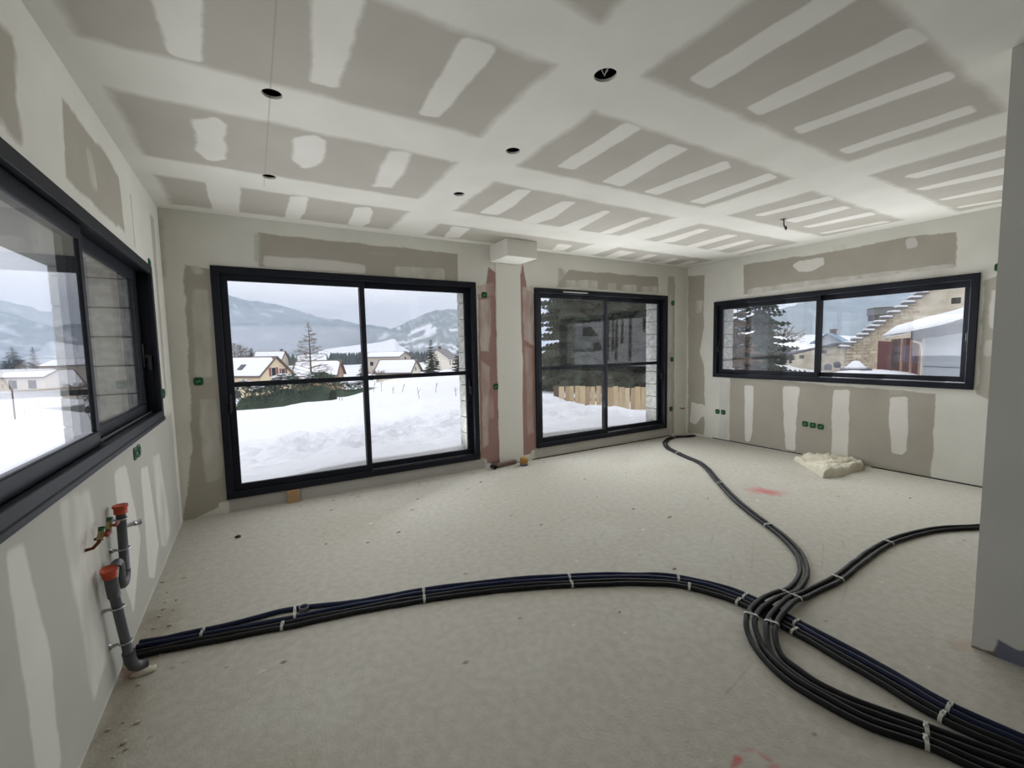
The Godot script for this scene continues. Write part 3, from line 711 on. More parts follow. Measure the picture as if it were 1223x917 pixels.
func snow_and_hills():
	ctrl = [Vector3(-3, -0.4, -0.8), Vector3(0, 0.16, -0.5), Vector3(1.7, 0.25, -0.5), Vector3(3, 0.26, -0.5), Vector3(0.5, 0.08, -1.5), Vector3(2.4, 0.17, -1.5), Vector3(4, 0.27, -0.5), Vector3(5, 0.24, -0.5), Vector3(6.3, 0.18, -0.5), Vector3(4.3, 0.22, -1.5), Vector3(5.5, 0.16, -1.5), Vector3(6.6, 0.10, -1.5), Vector3(8.5, 0.2, -1),
		Vector3(-1.5, -0.3, 2), Vector3(-1.5, -0.3, 6), Vector3(-6, -0.8, 2), Vector3(9, 0.5, 4), Vector3(9, 0.5, 8), Vector3(14, 0.4, 8), Vector3(20, 0.5, 16), Vector3(25, 1.0, 22), Vector3(26, 2.6, 16), Vector3(34, 5.0, 24), Vector3(45, 9.5, 32), Vector3(70, 20, 44), Vector3(40, 8, 14),
		Vector3(-8, -1, 12), Vector3(-40, -3, 20), Vector3(3, 0.2, 14), Vector3(10, 1.5, 30)]
	ctrl.append_array([Vector3(-0.19, -0.94, -15.30), Vector3(2.20, -0.83, -13.90), Vector3(2.57, -0.23, -11.41), Vector3(3.86, -0.15, -10.65), Vector3(5.58, -0.04, -11.99), Vector3(7.22, 0.16, -13.37), Vector3(9.90, 0.21, -15.28), Vector3(0.49, -0.24, -5.65), Vector3(2.28, -0.05, -4.61), Vector3(4.13, 0.09, -4.70)])
	ctrl.append_array([Vector3(-0.05, -1.89, -23.27), Vector3(2.14, -1.72, -22.00), Vector3(4.25, -1.49, -20.78), Vector3(0.26, -2.90, -32.31), Vector3(5.59, -1.99, -29.26), Vector3(7.07, -1.53, -26.10), Vector3(0.12, -4.64, -48.53), Vector3(3.54, -4.46, -46.53), Vector3(9.33, -2.66, -43.29), Vector3(-0.14, -7.68, -78.66), Vector3(5.22, -7.39, -75.53), Vector3(17.69, -6.26, -89.26), Vector3(23.49, -5.43, -78.93), Vector3(25.07, -4.86, -71.07), Vector3(32.63, -4.38, -80.64), Vector3(15.44, -2.01, -39.76), Vector3(24.48, -1.69, -50.77), Vector3(44.39, -3.69, -97.06), Vector3(-0.30, -5.74, -181.38), Vector3(31.41, -4.65, -162.82), Vector3(63.08, -4.17, -144.23), Vector3(20.83, -0.36, -29.76)])
	ctrl.append_array([Vector3(-38.86, -4.28, -111.08), Vector3(-31.62, -4.45, -106.81), Vector3(-7.34, -1.70, -20.59), Vector3(-14.25, -2.59, -50.19), Vector3(-4.50, -1.04, -9.67), Vector3(-64.50, -4.93, -207.60), Vector3(-29.49, -3.33, -70.73)])
	ctrl.append_array([Vector3(5.44, 0.47, -2.34), Vector3(5.71, 0.48, -2.18), Vector3(6.51, 0.30, -1.69), Vector3(7.42, 0.00, -1.36), Vector3(7.43, 0.11, -3.34), Vector3(8.79, -0.28, -2.50), Vector3(11.70, 0.15, -8.40), Vector3(13.93, 0.09, -7.08)])
	ctrl.append_array([Vector3(11.97, 0.02, -2.41), Vector3(11.93, 0.24, -1.28), Vector3(11.38, 0.53, -0.48), Vector3(10.94, 0.79, 0.17), Vector3(11.52, 0.89, 0.15), Vector3(12.22, 0.93, 0.57), Vector3(11.51, 0.72, 1.21), Vector3(23.59, 0.82, -4.96), Vector3(12.02, 0.61, 1.53)])
	var mb := MB.new(true)
	var n := 300
	var g := []
	for i in n + 1:
		var t := (i / float(n)) * 2.0 - 1.0
		g.append(sinh(t * 5.6) / sinh(5.6) * 240.0)
	var pts := []
	for j in n + 1:
		var row := []
		for i in n + 1:
			var x: float = 3.0 + g[i]; var z: float = -2.6 + g[j]
			var y := snow_height(x, z)
			if x > -0.45 and x < W + 0.3 and z > -0.2 and z < BACK + 0.3: y = minf(y, -0.35)
			row.append(Vector3(x, y, z))
		pts.append(row)
	for j in n:
		for i in n:
			mb.quad(pts[j][i], pts[j + 1][i], pts[j + 1][i + 1], pts[j][i + 1])
	var o := obj("ground", mb.done(), M.snow); struct(o, "deep trampled snow over the garden and the fields")
	# hills: silhouettes far away, each a ridge with a long slope towards us
	hill("hill", [Vector3(-685.62, 140.86, -1227.18), Vector3(-547.99, 126.95, -1144.86), Vector3(-410.83, 105.04, -1062.07), Vector3(-319.44, 89.54, -1006.82), Vector3(-274.13, 75.12, -978.80), Vector3(-181.49, 80.96, -924.83), Vector3(-99.74, 97.75, -878.30), Vector3(-39.68, 99.01, -843.06), Vector3(-7.96, 88.92, -823.45), Vector3(39.88, 78.45, -794.30), Vector3(62.53, 71.24, -780.29), Vector3(94.09, 58.48, -760.52), Vector3(139.63, 48.06, -732.74), Vector3(196.22, 29.37, -697.67), Vector3(298.97, 10.93, -635.46)], 300.0, Color(0.52, 0.55, 0.55), 0.10, "long blue wooded ridge behind the village", 3)
	hill("hill", [Vector3(-429.38, 3.93, -853.93), Vector3(-273.29, 35.00, -764.98), Vector3(-221.35, 43.70, -735.24), Vector3(-178.97, 35.76, -709.54), Vector3(-101.94, 33.96, -664.03), Vector3(-28.90, 37.21, -621.35), Vector3(18.23, 37.09, -593.60), Vector3(69.70, 37.87, -563.38), Vector3(120.82, 32.70, -532.81), Vector3(146.21, 27.15, -517.35), Vector3(188.71, 21.19, -491.77), Vector3(256.84, 13.64, -450.96)], 200.0, Color(0.52, 0.55, 0.55), 0.08, "lower blue hillside below the long ridge", 4)
	hill("hill", [Vector3(82.76, 7.81, -436.46), Vector3(97.05, 15.49, -428.77), Vector3(114.02, 21.51, -419.35), Vector3(128.96, 28.37, -411.20), Vector3(143.21, 35.25, -403.46), Vector3(155.19, 38.97, -396.76), Vector3(167.73, 40.28, -389.50), Vector3(181.32, 35.96, -381.09), Vector3(208.13, 20.90, -363.90), Vector3(235.17, 9.85, -346.94)], 170.0, Color(0.52, 0.55, 0.55), 0.30, "wooded hill with snowy clearings behind the pale house", 5, [493, 407])
	hill("hill", [Vector3(411.35, 5.50, -335.97), Vector3(453.06, 14.07, -312.23), Vector3(490.93, 27.49, -291.21), Vector3(516.29, 38.34, -277.30), Vector3(538.96, 45.45, -264.63), Vector3(562.45, 52.53, -251.47), Vector3(596.09, 64.14, -232.77), Vector3(630.24, 84.33, -214.57), Vector3(680.74, 102.23, -186.53), Vector3(747.13, 110.21, -148.21)], 220.0, Color(0.52, 0.55, 0.55), 0.03, "broad blue mountain flank behind the stone gable", 6)
	hill("hill", [Vector3(276.95, 7.77, -182.46), Vector3(296.74, 7.88, -170.82), Vector3(316.39, 5.70, -159.05), Vector3(333.77, 7.01, -148.95), Vector3(346.08, 6.15, -141.62), Vector3(365.77, 4.54, -129.88)], 90.0, SNOWY, 0.0, "pale snowy slope below the broad mountain flank", 7)
	haze("valley_haze", Vector3(0, 20, -380), Vector3(1500, 90, 540), 0.0011, "thin bluish haze over the valley and its hills")
	haze("slope_haze", Vector3(470, 25, 40), Vector3(560, 100, 280), 0.0019, "thin bluish haze before the broad mountain flank", Color(0.76, 0.88, 1.0))
	mist("mist_bank", Vector3(0.197, 11.754, -380.643), Vector3(240, 22, 70), -0.5, 0.012, "white bank of mist lying in the valley behind the roofs")
	mist("mist_streak", Vector3(9.093, 41.048, -529.505), Vector3(190, 15, 50), -0.5, 0.006, "thin streak of mist across the long ridge")
	hill("hill", [Vector3(39.34, 3.03, -321.86), Vector3(64.23, 5.88, -307.48), Vector3(76.70, 7.88, -300.32), Vector3(84.21, 9.42, -296.05), Vector3(87.89, 4.76, -293.45), Vector3(93.58, 0.62, -289.71)], 80.0, SNOWY, 0.0, "small snow slope between the two wooded hills", 8)

func haze(called: String, at: Vector3, size: Vector3, density: float, label: String, tint := Color(0.80, 0.89, 1.0)):
	var f := FogVolume.new(); f.shape = RenderingServer.FOG_VOLUME_SHAPE_BOX; f.size = size
	var m := FogMaterial.new(); m.density = density; m.albedo = tint; f.material = m
	f.name = numbered(called); add_child(f); f.position = at
	stuff(f); tag(f, label, "haze")

func mist(called: String, at: Vector3, size: Vector3, turn: float, density: float, label: String):
	var f := FogVolume.new(); f.shape = RenderingServer.FOG_VOLUME_SHAPE_ELLIPSOID; f.size = size
	var m := FogMaterial.new(); m.density = density; m.albedo = Color(0.96, 0.97, 1.0); f.material = m
	f.name = numbered(called); add_child(f); f.position = at; f.rotation.y = turn
	stuff(f); tag(f, label, "mist")

const SNOWY := Color(0.875, 0.88, 0.895)
func hill(called: String, ridge: Array, run: float, col: Color, patch: float, label: String, seed_: int, clearing := []):
	var mb := MB.new(true)
	var nz := FastNoiseLite.new(); nz.seed = seed_; nz.frequency = 0.012; nz.fractal_octaves = 5
	var eye := Vector3(0.62, 1.46, 4.75)
	var cols := 90; var rows := 26
	var grid := []; var tint := []
	for i in cols + 1:
		var f := i / float(cols) * (ridge.size() - 1)
		var k := mini(int(f), ridge.size() - 2)
		var a: Vector3 = ridge[maxi(k - 1, 0)]; var b: Vector3 = ridge[k]; var c: Vector3 = ridge[k + 1]; var d: Vector3 = ridge[mini(k + 2, ridge.size() - 1)]
		var top := b.cubic_interpolate(c, a, d, f - k)
		var back := (Vector3(top.x, 0, top.z) - Vector3(eye.x, 0, eye.z)).normalized()
		var col_p := []; var col_c := []
		for j in rows + 1:
			var t := j / float(rows)
			var p := top - back * run * t
			p.y = lerpf(top.y, -6.0, pow(t, 0.8))
			var nn := nz.get_noise_3d(p.x, p.y * 2.0, p.z)
			if j > 0: p.y += nn * run * 0.05 * sin(t * PI)
			if j == 0: p.y += nz.get_noise_2d(p.x * 6.0, p.z * 6.0) * run * 0.01
			col_p.append(p)
			var s := smoothstep(0.38 - patch, 0.46 - patch, nz.get_noise_3d(p.x * 2.2 + 50.0, p.y * 5.0, p.z * 2.2))
			var dust := 0.30 * smoothstep(0.05, 0.35, nz.get_noise_3d(p.x * 14.0, p.y * 14.0, p.z * 14.0)) if patch > 0.0 else 0.0   # snow between the trees
			s = maxf(s, dust)
			col_c.append(col.srgb_to_linear().lerp(SNOWY.srgb_to_linear(), s * minf(patch * 6.0, 1.0)))
		grid.append(col_p); tint.append(col_c)
	for i in cols:
		for j in rows:
			var P := [grid[i][j], grid[i][j + 1], grid[i + 1][j + 1], grid[i + 1][j]]
			var C := [tint[i][j], tint[i][j + 1], tint[i + 1][j + 1], tint[i + 1][j]]
			for q in [0, 2, 1, 0, 3, 2]:
				mb.st.set_color(C[q]); mb.v(P[q])
	var m := StandardMaterial3D.new(); m.vertex_color_use_as_albedo = true; m.roughness = 1.0; m.resource_name = "hillside"
	var o := obj(called, mb.done(), m); struct(o, label)

# ---------------------------------------------------------------- plants
func fir(called: String, at: Vector3, h: float, r: float, col: Color, label: String, seed_: int, snowy := 0.0, dense := 1.0, group := "", bare := 0.04):
	var t := thing(called, label, "tree", at, 0.0, group)
	var rg := RandomNumberGenerator.new(); rg.seed = seed_
	var mb := MB.new(true); mb.tube([Vector3(0, -0.5, 0), Vector3(0, h * 0.5, 0), Vector3(0, h * 0.98, 0)], [h * 0.018, h * 0.011, h * 0.002], 8)
	obj("trunk", mb.done(), M.bark, t)
	var fo := MB.new(); var sn := MB.new(); var any := false
	var whorls := int(h * 3.2 * dense)
	for i in whorls:
		var f := i / float(whorls)
		var y := lerpf(h * bare, h * 0.985, f)
		var reach := r * pow(1.0 - f, 0.85) * rg.randf_range(0.8, 1.12) + 0.06
		var nb := 5 + int(reach * 2.5 * dense)
		for k in nb:
			var az := TAU * (k + rg.randf()) / nb
			var L := reach * rg.randf_range(0.65, 1.1)
			var dir := Vector3(cos(az), 0, sin(az)); var side := Vector3(-sin(az), 0, cos(az))
			var droop := rg.randf_range(0.15, 0.5)
			var seg := maxi(3, int(L * 8.0))
			var y0 := y + rg.randf_range(-0.1, 0.1)
			for s in seg:
				var u := (s + 0.6) / seg
				var p := Vector3(0, y0, 0) + dir * L * u + Vector3.DOWN * (droop * L * u * (1.0 - 0.45 * u))
				var tw := (0.13 + 0.20 * L * (1.0 - u)) * rg.randf_range(0.7, 1.2)
				var th := 0.035 + 0.02 * L
				for sg in [-1.0, 1.0]:
					var e: Vector3 = p + side * sg * tw + dir * tw * 0.7 + Vector3.DOWN * tw * rg.randf_range(0.1, 0.55)
					fo.tri(p - dir * th, e, p + dir * th); fo.tri(p + Vector3.UP * th, e, p + Vector3.DOWN * th * 1.6)
				if snowy > 0.0 and rg.randf() < snowy:
					any = true
					var w2 := tw * 0.45
					sn.tri(p + Vector3.UP * 0.05 - dir * w2, p + Vector3.UP * 0.03 + side * w2, p + Vector3.UP * 0.05 + dir * w2); sn.tri(p + Vector3.UP * 0.05 - dir * w2, p + Vector3.UP * 0.05 + dir * w2, p + Vector3.UP * 0.03 - side * w2)
	var key := "needles_" + col.to_html(false)
	if not M.has(key):
		var m := mat(key, col, 0.9); m.cull_mode = BaseMaterial3D.CULL_DISABLED
	stuff(obj("needles", fo.done(), M[key], t))
	if any: stuff(obj("snow_clumps", sn.done(), M.snow, t))
	return t

func bare_tree(called: String, at: Vector3, h: float, r: float, label: String, seed_: int, conical := true):
	var t := thing(called, label, "tree", at)
	var rg := RandomNumberGenerator.new(); rg.seed = seed_
	var mb := MB.new(true); mb.tube([Vector3(0, -0.6, 0), Vector3(0, h * 0.5, 0), Vector3(0, h, 0)], [h * 0.016, h * 0.010, h * 0.002], 6)
	obj("trunk", mb.done(), M.bark, t)
	var br := MB.new()
	for i in int(h * 11.0):
		var f := rg.randf()
		var y := lerpf(h * 0.2, h * 0.97, f)
		var az := rg.randf() * TAU; var L := (r * (1.0 - f) + 0.25) * rg.randf_range(0.6, 1.1) if conical else r * sin(PI * (0.2 + 0.8 * f)) * rg.randf_range(0.6, 1.1)
		var dir := Vector3(cos(az), rg.randf_range(0.05, 0.35) if conical else rg.randf_range(0.4, 1.1), sin(az)).normalized()
		var p0 := Vector3(0, y, 0); var p1 := p0 + dir * L
		br.beam(p0, p1, 0.035, 0.035)
		for q in 7:
			var u := rg.randf_range(0.25, 1.0); var b := p0.lerp(p1, u)
			br.beam(b, b + (dir + Vector3(rg.randf_range(-1, 1), rg.randf_range(-0.9, 0.5), rg.randf_range(-1, 1))) * L * 0.22, 0.02, 0.02)
	stuff(obj("branches", br.done(), M.twig, t))

func hedge(called: String, a: Vector3, b: Vector3, h: float, w: float, label: String, seed_: int):
	var t := thing(called, label, "hedge", a)
	var rg := RandomNumberGenerator.new(); rg.seed = seed_
	var fo := MB.new(); var sn := MB.new()
	var L := Vector2(b.x - a.x, b.z - a.z).length()
	var dir := (b - a) / L; var side := Vector3(-dir.z, 0, dir.x).normalized()
	var core := MB.new(true)
	var n := int(L / 0.5) + 1
	var rings := []
	for i in n + 1:
		var u := i / float(n)
		var ring := []
		for k in 9:
			var an := PI * k / 8.0
			var hh := h * (0.88 + 0.2 * noise.get_noise_1d(u * L * 18.0 + seed_ * 31.0)) * (1.0 if i > 0 and i < n else 0.85)
			ring.append(dir * L * u + side * cos(an) * w * 0.42 + Vector3.UP * (pow(sin(an), 0.4) * hh * 0.93 - 0.4))
		rings.append(ring)
	for i in n:
		for k in 8: core.quad(rings[i][k], rings[i + 1][k], rings[i + 1][k + 1], rings[i][k + 1])
	obj("core", core.done(), M.hedge_leaf, t)
	for i in int(L * h * 420.0):
		var u := rg.randf(); var an := PI * rg.randf()
		var hh := h * (0.92 + 0.25 * noise.get_noise_1d(u * L * 18.0 + seed_ * 31.0))
		var p := dir * L * u + side * cos(an) * w * 0.5 + Vector3.UP * (pow(sin(an), 0.4) * hh) + Vector3(rg.randf_range(-1, 1), rg.randf_range(-1, 1), rg.randf_range(-1, 1)) * 0.09
		var s := rg.randf_range(0.05, 0.13)
		var e := Vector3(rg.randf_range(-1, 1), rg.randf_range(-0.3, 1), rg.randf_range(-1, 1)).normalized() * s
		var f := e.cross(Vector3(rg.randf_range(-1, 1), rg.randf_range(-1, 1), rg.randf_range(-1, 1))).normalized() * s * 0.5
		fo.tri(p - f, p + f, p + e * 1.6)
		if sin(an) > 0.72 and noise.get_noise_1d(u * L * 22.0 + 9.0) > 0.02 and rg.randf() < 0.5:
			for q in 2:
				var o2 := Vector3(rg.randf_range(-0.1, 0.1), 0.05, rg.randf_range(-0.1, 0.1))
				sn.tri(p + o2 + Vector3(-0.12, 0, 0.1), p + o2 + Vector3(0.14, 0, 0.08), p + o2 + Vector3(0.0, 0.02, -0.14))
	stuff(obj("leaves", fo.done(), M.hedge_leaf, t)); stuff(obj("snow_clumps", sn.done(), M.snow, t))

# ---------------------------------------------------------------- houses
# Origin: ground centre. Ridge along local x. Gable walls at +-x.
func house(called: String, at: Vector3, turn: float, lx: float, lz: float, wall: float, rise: float, label: String, wall_col: Color, opts := {}):
	var t := thing(called, label, "house", at, turn, "")
	var key := "render_" + wall_col.to_html(false)
	if not M.has(key): mat(key, wall_col, 0.9)
	var mb := MB.new()
	mb.prism([Vector3(-lx / 2, -1.5, -lz / 2), Vector3(-lx / 2, -1.5, lz / 2), Vector3(-lx / 2, wall, lz / 2), Vector3(-lx / 2, wall + rise, 0), Vector3(-lx / 2, wall, -lz / 2)], Vector3(lx, 0, 0))
	obj("walls", mb.done(), M[key], t)
	var ov := 0.5; var th := 0.16
	var sl := rise / (lz / 2)
	for s in [1.0, -1.0]:
		var e := Vector3(0, wall - ov * sl, s * (lz / 2 + ov)); var r := Vector3(0, wall + rise, 0)
		mb = MB.new()
		mb.prism([Vector3(-lx / 2 - ov, e.y + 0.05, e.z), Vector3(-lx / 2 - ov, r.y + 0.05, 0), Vector3(-lx / 2 - ov, r.y + 0.05 + th, 0), Vector3(-lx / 2 - ov, e.y + 0.05 + th, e.z)], Vector3(lx + 2 * ov, 0, 0))
		var rf := obj("roof_slope", mb.done(), M[opts.get("roof", "roof_brown")], t)
		var sn: float = opts.get("snow", 0.16)
		if sn > 0.0:
			mb = MB.new(true)
			var nx := 14; var nz := 7
			var g := []
			for i in nx + 1:
				var row := []
				for j in nz + 1:
					var u := i / float(nx); var v := j / float(nz)
					var edge := minf(minf(u, 1.0 - u) * 10.0, minf(v, 1.0 - v) * 7.0)
					var x := lerpf(-lx / 2 - ov * 0.6, lx / 2 + ov * 0.6, u); var q := lerpf(0.04, 0.965, v)
					var p := r.lerp(e, q); p.x = x
					p.y += 0.05 + th + 0.012 + clampf(edge, 0.0, 1.0) * sn * (1.0 + 0.4 * noise.get_noise_2d(x * 9.0, q * 40.0)) - (0.03 if edge <= 0.0 else 0.0)
					row.append(p)
				g.append(row)
			for i in nx:
				for j in nz:
					if s > 0: mb.quad(g[i][j], g[i][j + 1], g[i + 1][j + 1], g[i + 1][j])
					else: mb.quad(g[i + 1][j], g[i + 1][j + 1], g[i][j + 1], g[i][j])
			obj("roof_snow", mb.done(), M.snow, rf)
		for k in opts.get("skylights", []):
			if s * k[2] > 0:
				mb = MB.new()
				var p := r.lerp(e, k[1]); var a := atan2(r.y - e.y, absf(e.z))
				mb.xf = Transform3D(Basis(Vector3.RIGHT, a * s), Vector3(k[0], p.y + th + 0.28, p.z))
				mb.box(Vector3.ZERO, Vector3(0.9, 0.14, 1.15), 0.02)
				obj("skylight", mb.done(), M.dark_glass, rf)
	# windows: [face, along, y, w, h, shutters]  faces: 0 +z, 1 -z, 2 +x, 3 -x
	for k in opts.get("windows", []):
		var basis: Basis = [Basis.IDENTITY, Basis(Vector3.UP, PI), Basis(Vector3.UP, PI / 2), Basis(Vector3.UP, -PI / 2)][k[0]]
		var off: float = lz / 2 if k[0] < 2 else lx / 2
		var win := Node3D.new(); win.name = "window"; t.add_child(win, true)
		win.transform = Transform3D(basis, basis * Vector3(k[1], k[2], off))
		mb = MB.new(); mb.box(Vector3(0, 0, 0.01), Vector3(k[3] + 0.16, k[4] + 0.16, 0.08), 0.01); obj("window_frame", mb.done(), M.trim_white, win)
		mb = MB.new(); mb.box(Vector3(0, 0, 0.04), Vector3(k[3], k[4], 0.05), 0.005); obj("pane", mb.done(), M.dark_glass, win)
		if k.size() > 5:
			for q in [-1, 1]:
				mb = MB.new(); mb.box(Vector3(q * (k[3] * 0.78 + 0.08), 0, 0.05), Vector3(k[3] * 0.5, k[4] + 0.1, 0.06), 0.01); obj("shutter", mb.done(), M[k[5]], win)
	for k in opts.get("chimneys", []):
		mb = MB.new(); mb.box(Vector3(k[0], wall + rise - 0.1, k[1]), Vector3(0.7, 1.5, 0.7), 0.02); mb.box(Vector3(k[0], wall + rise + 0.72, k[1]), Vector3(0.86, 0.12, 0.86), 0.02)
		obj("chimney", mb.done(), M.roof_brown, t)
	return t

func village():
	mat("roof_brown", Color(0.40, 0.345, 0.33), 0.9); mat("roof_grey", Color(0.47, 0.46, 0.47), 0.9)
	mat("dark_glass", Color(0.16, 0.18, 0.21), 0.08); mat("trim_white", Color(0.83, 0.82, 0.79), 0.7)
	mat("shutter_red", Color(0.52, 0.30, 0.29), 0.7); mat("shutter_brown", Color(0.42, 0.30, 0.25), 0.7)
	var hl := mat("hedge_leaf", Color(0.235, 0.30, 0.245), 0.9); hl.cull_mode = BaseMaterial3D.CULL_DISABLED
	house("house", Vector3(-0.15, -6.1, -79.4), -0.80, 11.0, 6.4, 4.2, 2.7, "cream house with snowy roof, two skylights and dull red shutters", Color(0.86, 0.79, 0.66), {"skylights": [[-4.6, 0.62, 1], [1.0, 0.6, 1]], "windows": [[2, -0.5, 4.6, 0.8, 1.3, "shutter_red"], [2, -0.5, 1.6, 0.8, 1.3, "shutter_red"], [2, 1.5, 4.4, 0.7, 1.2, "shutter_red"], [0, 1.0, 1.2, 1.0, 1.2]], "snow": 0.12})
	house("house", Vector3(5.2, -4.6, -143.7), -0.30, 7.4, 8.0, 4.2, 2.3, "house with a broad white roof behind the cream house", Color(0.74, 0.69, 0.62), {"windows": [[0, 1.6, 2.4, 1.2, 1.2]], "chimneys": [[3.0, 0.0]], "snow": 0.3})
	house("house", Vector3(12.2, -6.2, -93.0), -0.34, 8.0, 8.1, 3.1, 2.75, "house with a brown boarded gable behind the bare larch", Color(0.66, 0.52, 0.40), {"snow": 0.10, "windows": [[2, 0.0, 3.0, 1.0, 1.0]]})
	house("house", Vector3(16.9, -4.9, -148.4), -0.12, 7.8, 10.0, 3.7, 1.9, "far pale house roofed in snow, right of the larch", Color(0.70, 0.66, 0.62), {"chimneys": [[-2.0, 0.5]]})
	house("house", Vector3(26.3, -5.6, -84.8), -0.66, 7.2, 6.2, 2.8, 2.3, "low house with a white roof and pale gable at the field edge", Color(0.86, 0.83, 0.76), {"snow": 0.3, "windows": [[2, 0.0, 3.3, 0.9, 0.7], [2, 1.2, 1.4, 0.8, 1.2, "shutter_brown"], [0, 2.0, 1.4, 0.9, 1.0]]})
	house("house", Vector3(32.4, -3.9, -116.0), -0.78, 10.4, 6.4, 3.8, 1.2, "long beige house with low snowy roof behind the pale gable", Color(0.74, 0.70, 0.65), {"roof": "roof_grey", "windows": [[2, 0.0, 3.2, 1.0, 1.0], [0, -3.0, 2.0, 1.0, 1.1]]})
	house("house", Vector3(45.1, -5.4, -108.5), 0.875, 7.8, 6.2, 4.7, 2.3, "tall pale two-storey house with bare grey roof", Color(0.88, 0.86, 0.80), {"roof": "roof_grey", "snow": 0.0, "chimneys": [[-1.5, 0.0]], "windows": [[0, -2.4, 3.4, 0.8, 1.3], [0, 0.0, 3.4, 0.8, 1.3], [0, 2.4, 3.4, 0.8, 1.3], [0, -2.4, 1.2, 0.8, 1.3], [0, 2.4, 1.2, 0.8, 1.3], [3, 0.0, 3.4, 0.9, 1.3], [3, 0.0, 1.2, 0.9, 1.2]]})
	# trees among the houses
	bare_tree("larch", Vector3(6.875, -3.776, -56.272), 9.2, 2.7, "tall bare larch in front of the brown gable", 41)
	for k in 4:
		bare_tree("bare_tree", [Vector3(-3.565, -0.615, -134.891), Vector3(-2.315, -0.951, -138.781), Vector3(-1.181, -1.300, -142.737), Vector3(17.619, -3.966, -66.228)][k], [5.2, 5.0, 4.4, 2.4][k], [2.4, 2.2, 2.0, 1.8][k], ["pale bare tree at the left edge of the village roofs", "second pale bare tree behind the cream roof", "third, lowest pale bare tree beside the small dark fir", "bare shrub in front of the low cross-gable house"][k], 50 + k, false)
	var dk := Color(0.235, 0.275, 0.26)
	fir("fir", Vector3(0.284, -1.450, -125.562), 4.6, 2.4, dk, "small dark fir showing over the cream house roof", 61)
	fir("fir", Vector3(29.962, -3.659, -75.291), 7.4, 2.3, dk, "dark young fir beside the tall pale house", 62)
	fir("fir", Vector3(39.727, -3.788, -83.501), 8.6, 2.7, dk, "tall dark fir at the right of the pale house", 63)
	fir("fir", Vector3(19.034, -3.836, -84.034), 3.6, 1.7, dk, "low dark fir beside the window mullion", 64)
	hedge("hedge", Vector3(-0.012, -1.940, -23.245), Vector3(4.253, -1.399, -20.786), 1.85, 1.5, "dark evergreen hedge dusted with snow in front of the cream house", 3)
	hedge("hedge", Vector3(5.704, -1.747, -31.540), Vector3(7.950, -1.670, -30.225), 0.85, 1.0, "low snow-capped hedge beyond the long dark one", 4)
	# a small flat-roofed hut with snow on it, at the field edge
	var t := thing("garden_hut", "low grey hut with a snowy flat roof at the field edge", "shed", Vector3(9.375, -2.118, -31.673), 0.3)
	var mb := MB.new(); mb.box(Vector3(0, 0.2, 0), Vector3(1.5, 0.9, 1.2), 0.02); obj("walls", mb.done(), mat("hut_grey", Color(0.56, 0.57, 0.55), 0.9), t)
	mb = MB.new(); mb.box(Vector3(0, 0.70, 0), Vector3(1.75, 0.10, 1.4), 0.03); obj("roof_snow", mb.done(), M.snow, t)
	# stakes and dry stems in the field
	for k in 9:
		var p: Vector3 = [Vector3(4.56, -0.21, -12.57), Vector3(4.84, -0.18, -12.41), Vector3(4.96, -0.18, -11.17), Vector3(5.22, -0.13, -11.02), Vector3(5.13, 0.09, -8.77), Vector3(5.75, 0.21, -7.25), Vector3(3.15, -0.30, -11.64), Vector3(3.05, -0.30, -10.54), Vector3(6.29, 0.09, -10.41)][k]
		p.y = ground(p.x, p.z) - 0.05
		mb = MB.new(); var lean := Vector3(rng.randf_range(-0.12, 0.12), rng.randf_range(0.3, 0.5), 0)
		mb.beam(p, p + lean, 0.012, 0.012); mb.beam(p + lean * 0.6, p + lean * 0.6 + Vector3(0.08, 0.12, 0.0), 0.008, 0.008)
		tag(obj("dry_stem", mb.done(), M.twig), "thin dry stem sticking out of the snow field", "plant", "dry stems in the snow field")
	# the wood at the foot of the hills: too many trunks to count
	var cone := MB.new(); cone.lathe(Vector3.ZERO, [Vector2(0.32, 0.0), Vector2(0.2, 0.35), Vector2(0.24, 0.36), Vector2(0.0, 1.0)], 6)
	var mm := MultiMesh.new(); mm.transform_format = MultiMesh.TRANSFORM_3D; mm.mesh = cone.done()
	var rg := RandomNumberGenerator.new(); rg.seed = 9
	var xf := []
	for i in 700:
		var u := rg.randf(); var dd := rg.randf_range(0.0, 1.0)
		var a: Vector3 = Vector3(30.876, -5.989, -209.576); var b: Vector3 = Vector3(73.804, -4.706, -184.431)
		var p := a.lerp(b, u) + (a - Vector3(0.6, 1.5, 4.7)).normalized() * dd * 80.0
		var s := rg.randf_range(5.0, 8.5)
		xf.append(Transform3D(Basis.from_scale(Vector3(s * 0.75, s, s * 0.75)), Vector3(p.x, -7.0, p.z)))
	for i in 160:
		var u := rg.randf()
		var a: Vector3 = Vector3(-6.601, -4.774, -220.106); var b: Vector3 = Vector3(31.012, -4.205, -198.022)
		var p := a.lerp(b, u); var s := rg.randf_range(3.0, 5.5)
		xf.append(Transform3D(Basis.from_scale(Vector3(s * 0.8, s, s * 0.8)), Vector3(p.x, -4.0, p.z)))
	mm.instance_count = xf.size()
	for i in xf.size(): mm.set_instance_transform(i, xf[i])
	var mi := MultiMeshInstance3D.new(); mi.multimesh = mm; mi.name = "distant_forest"; mi.material_override = mat("far_needles", Color(0.235, 0.275, 0.26), 1.0); add_child(mi)
	stuff(mi); tag(mi, "belt of frosted blue-grey conifers along the valley floor", "forest")

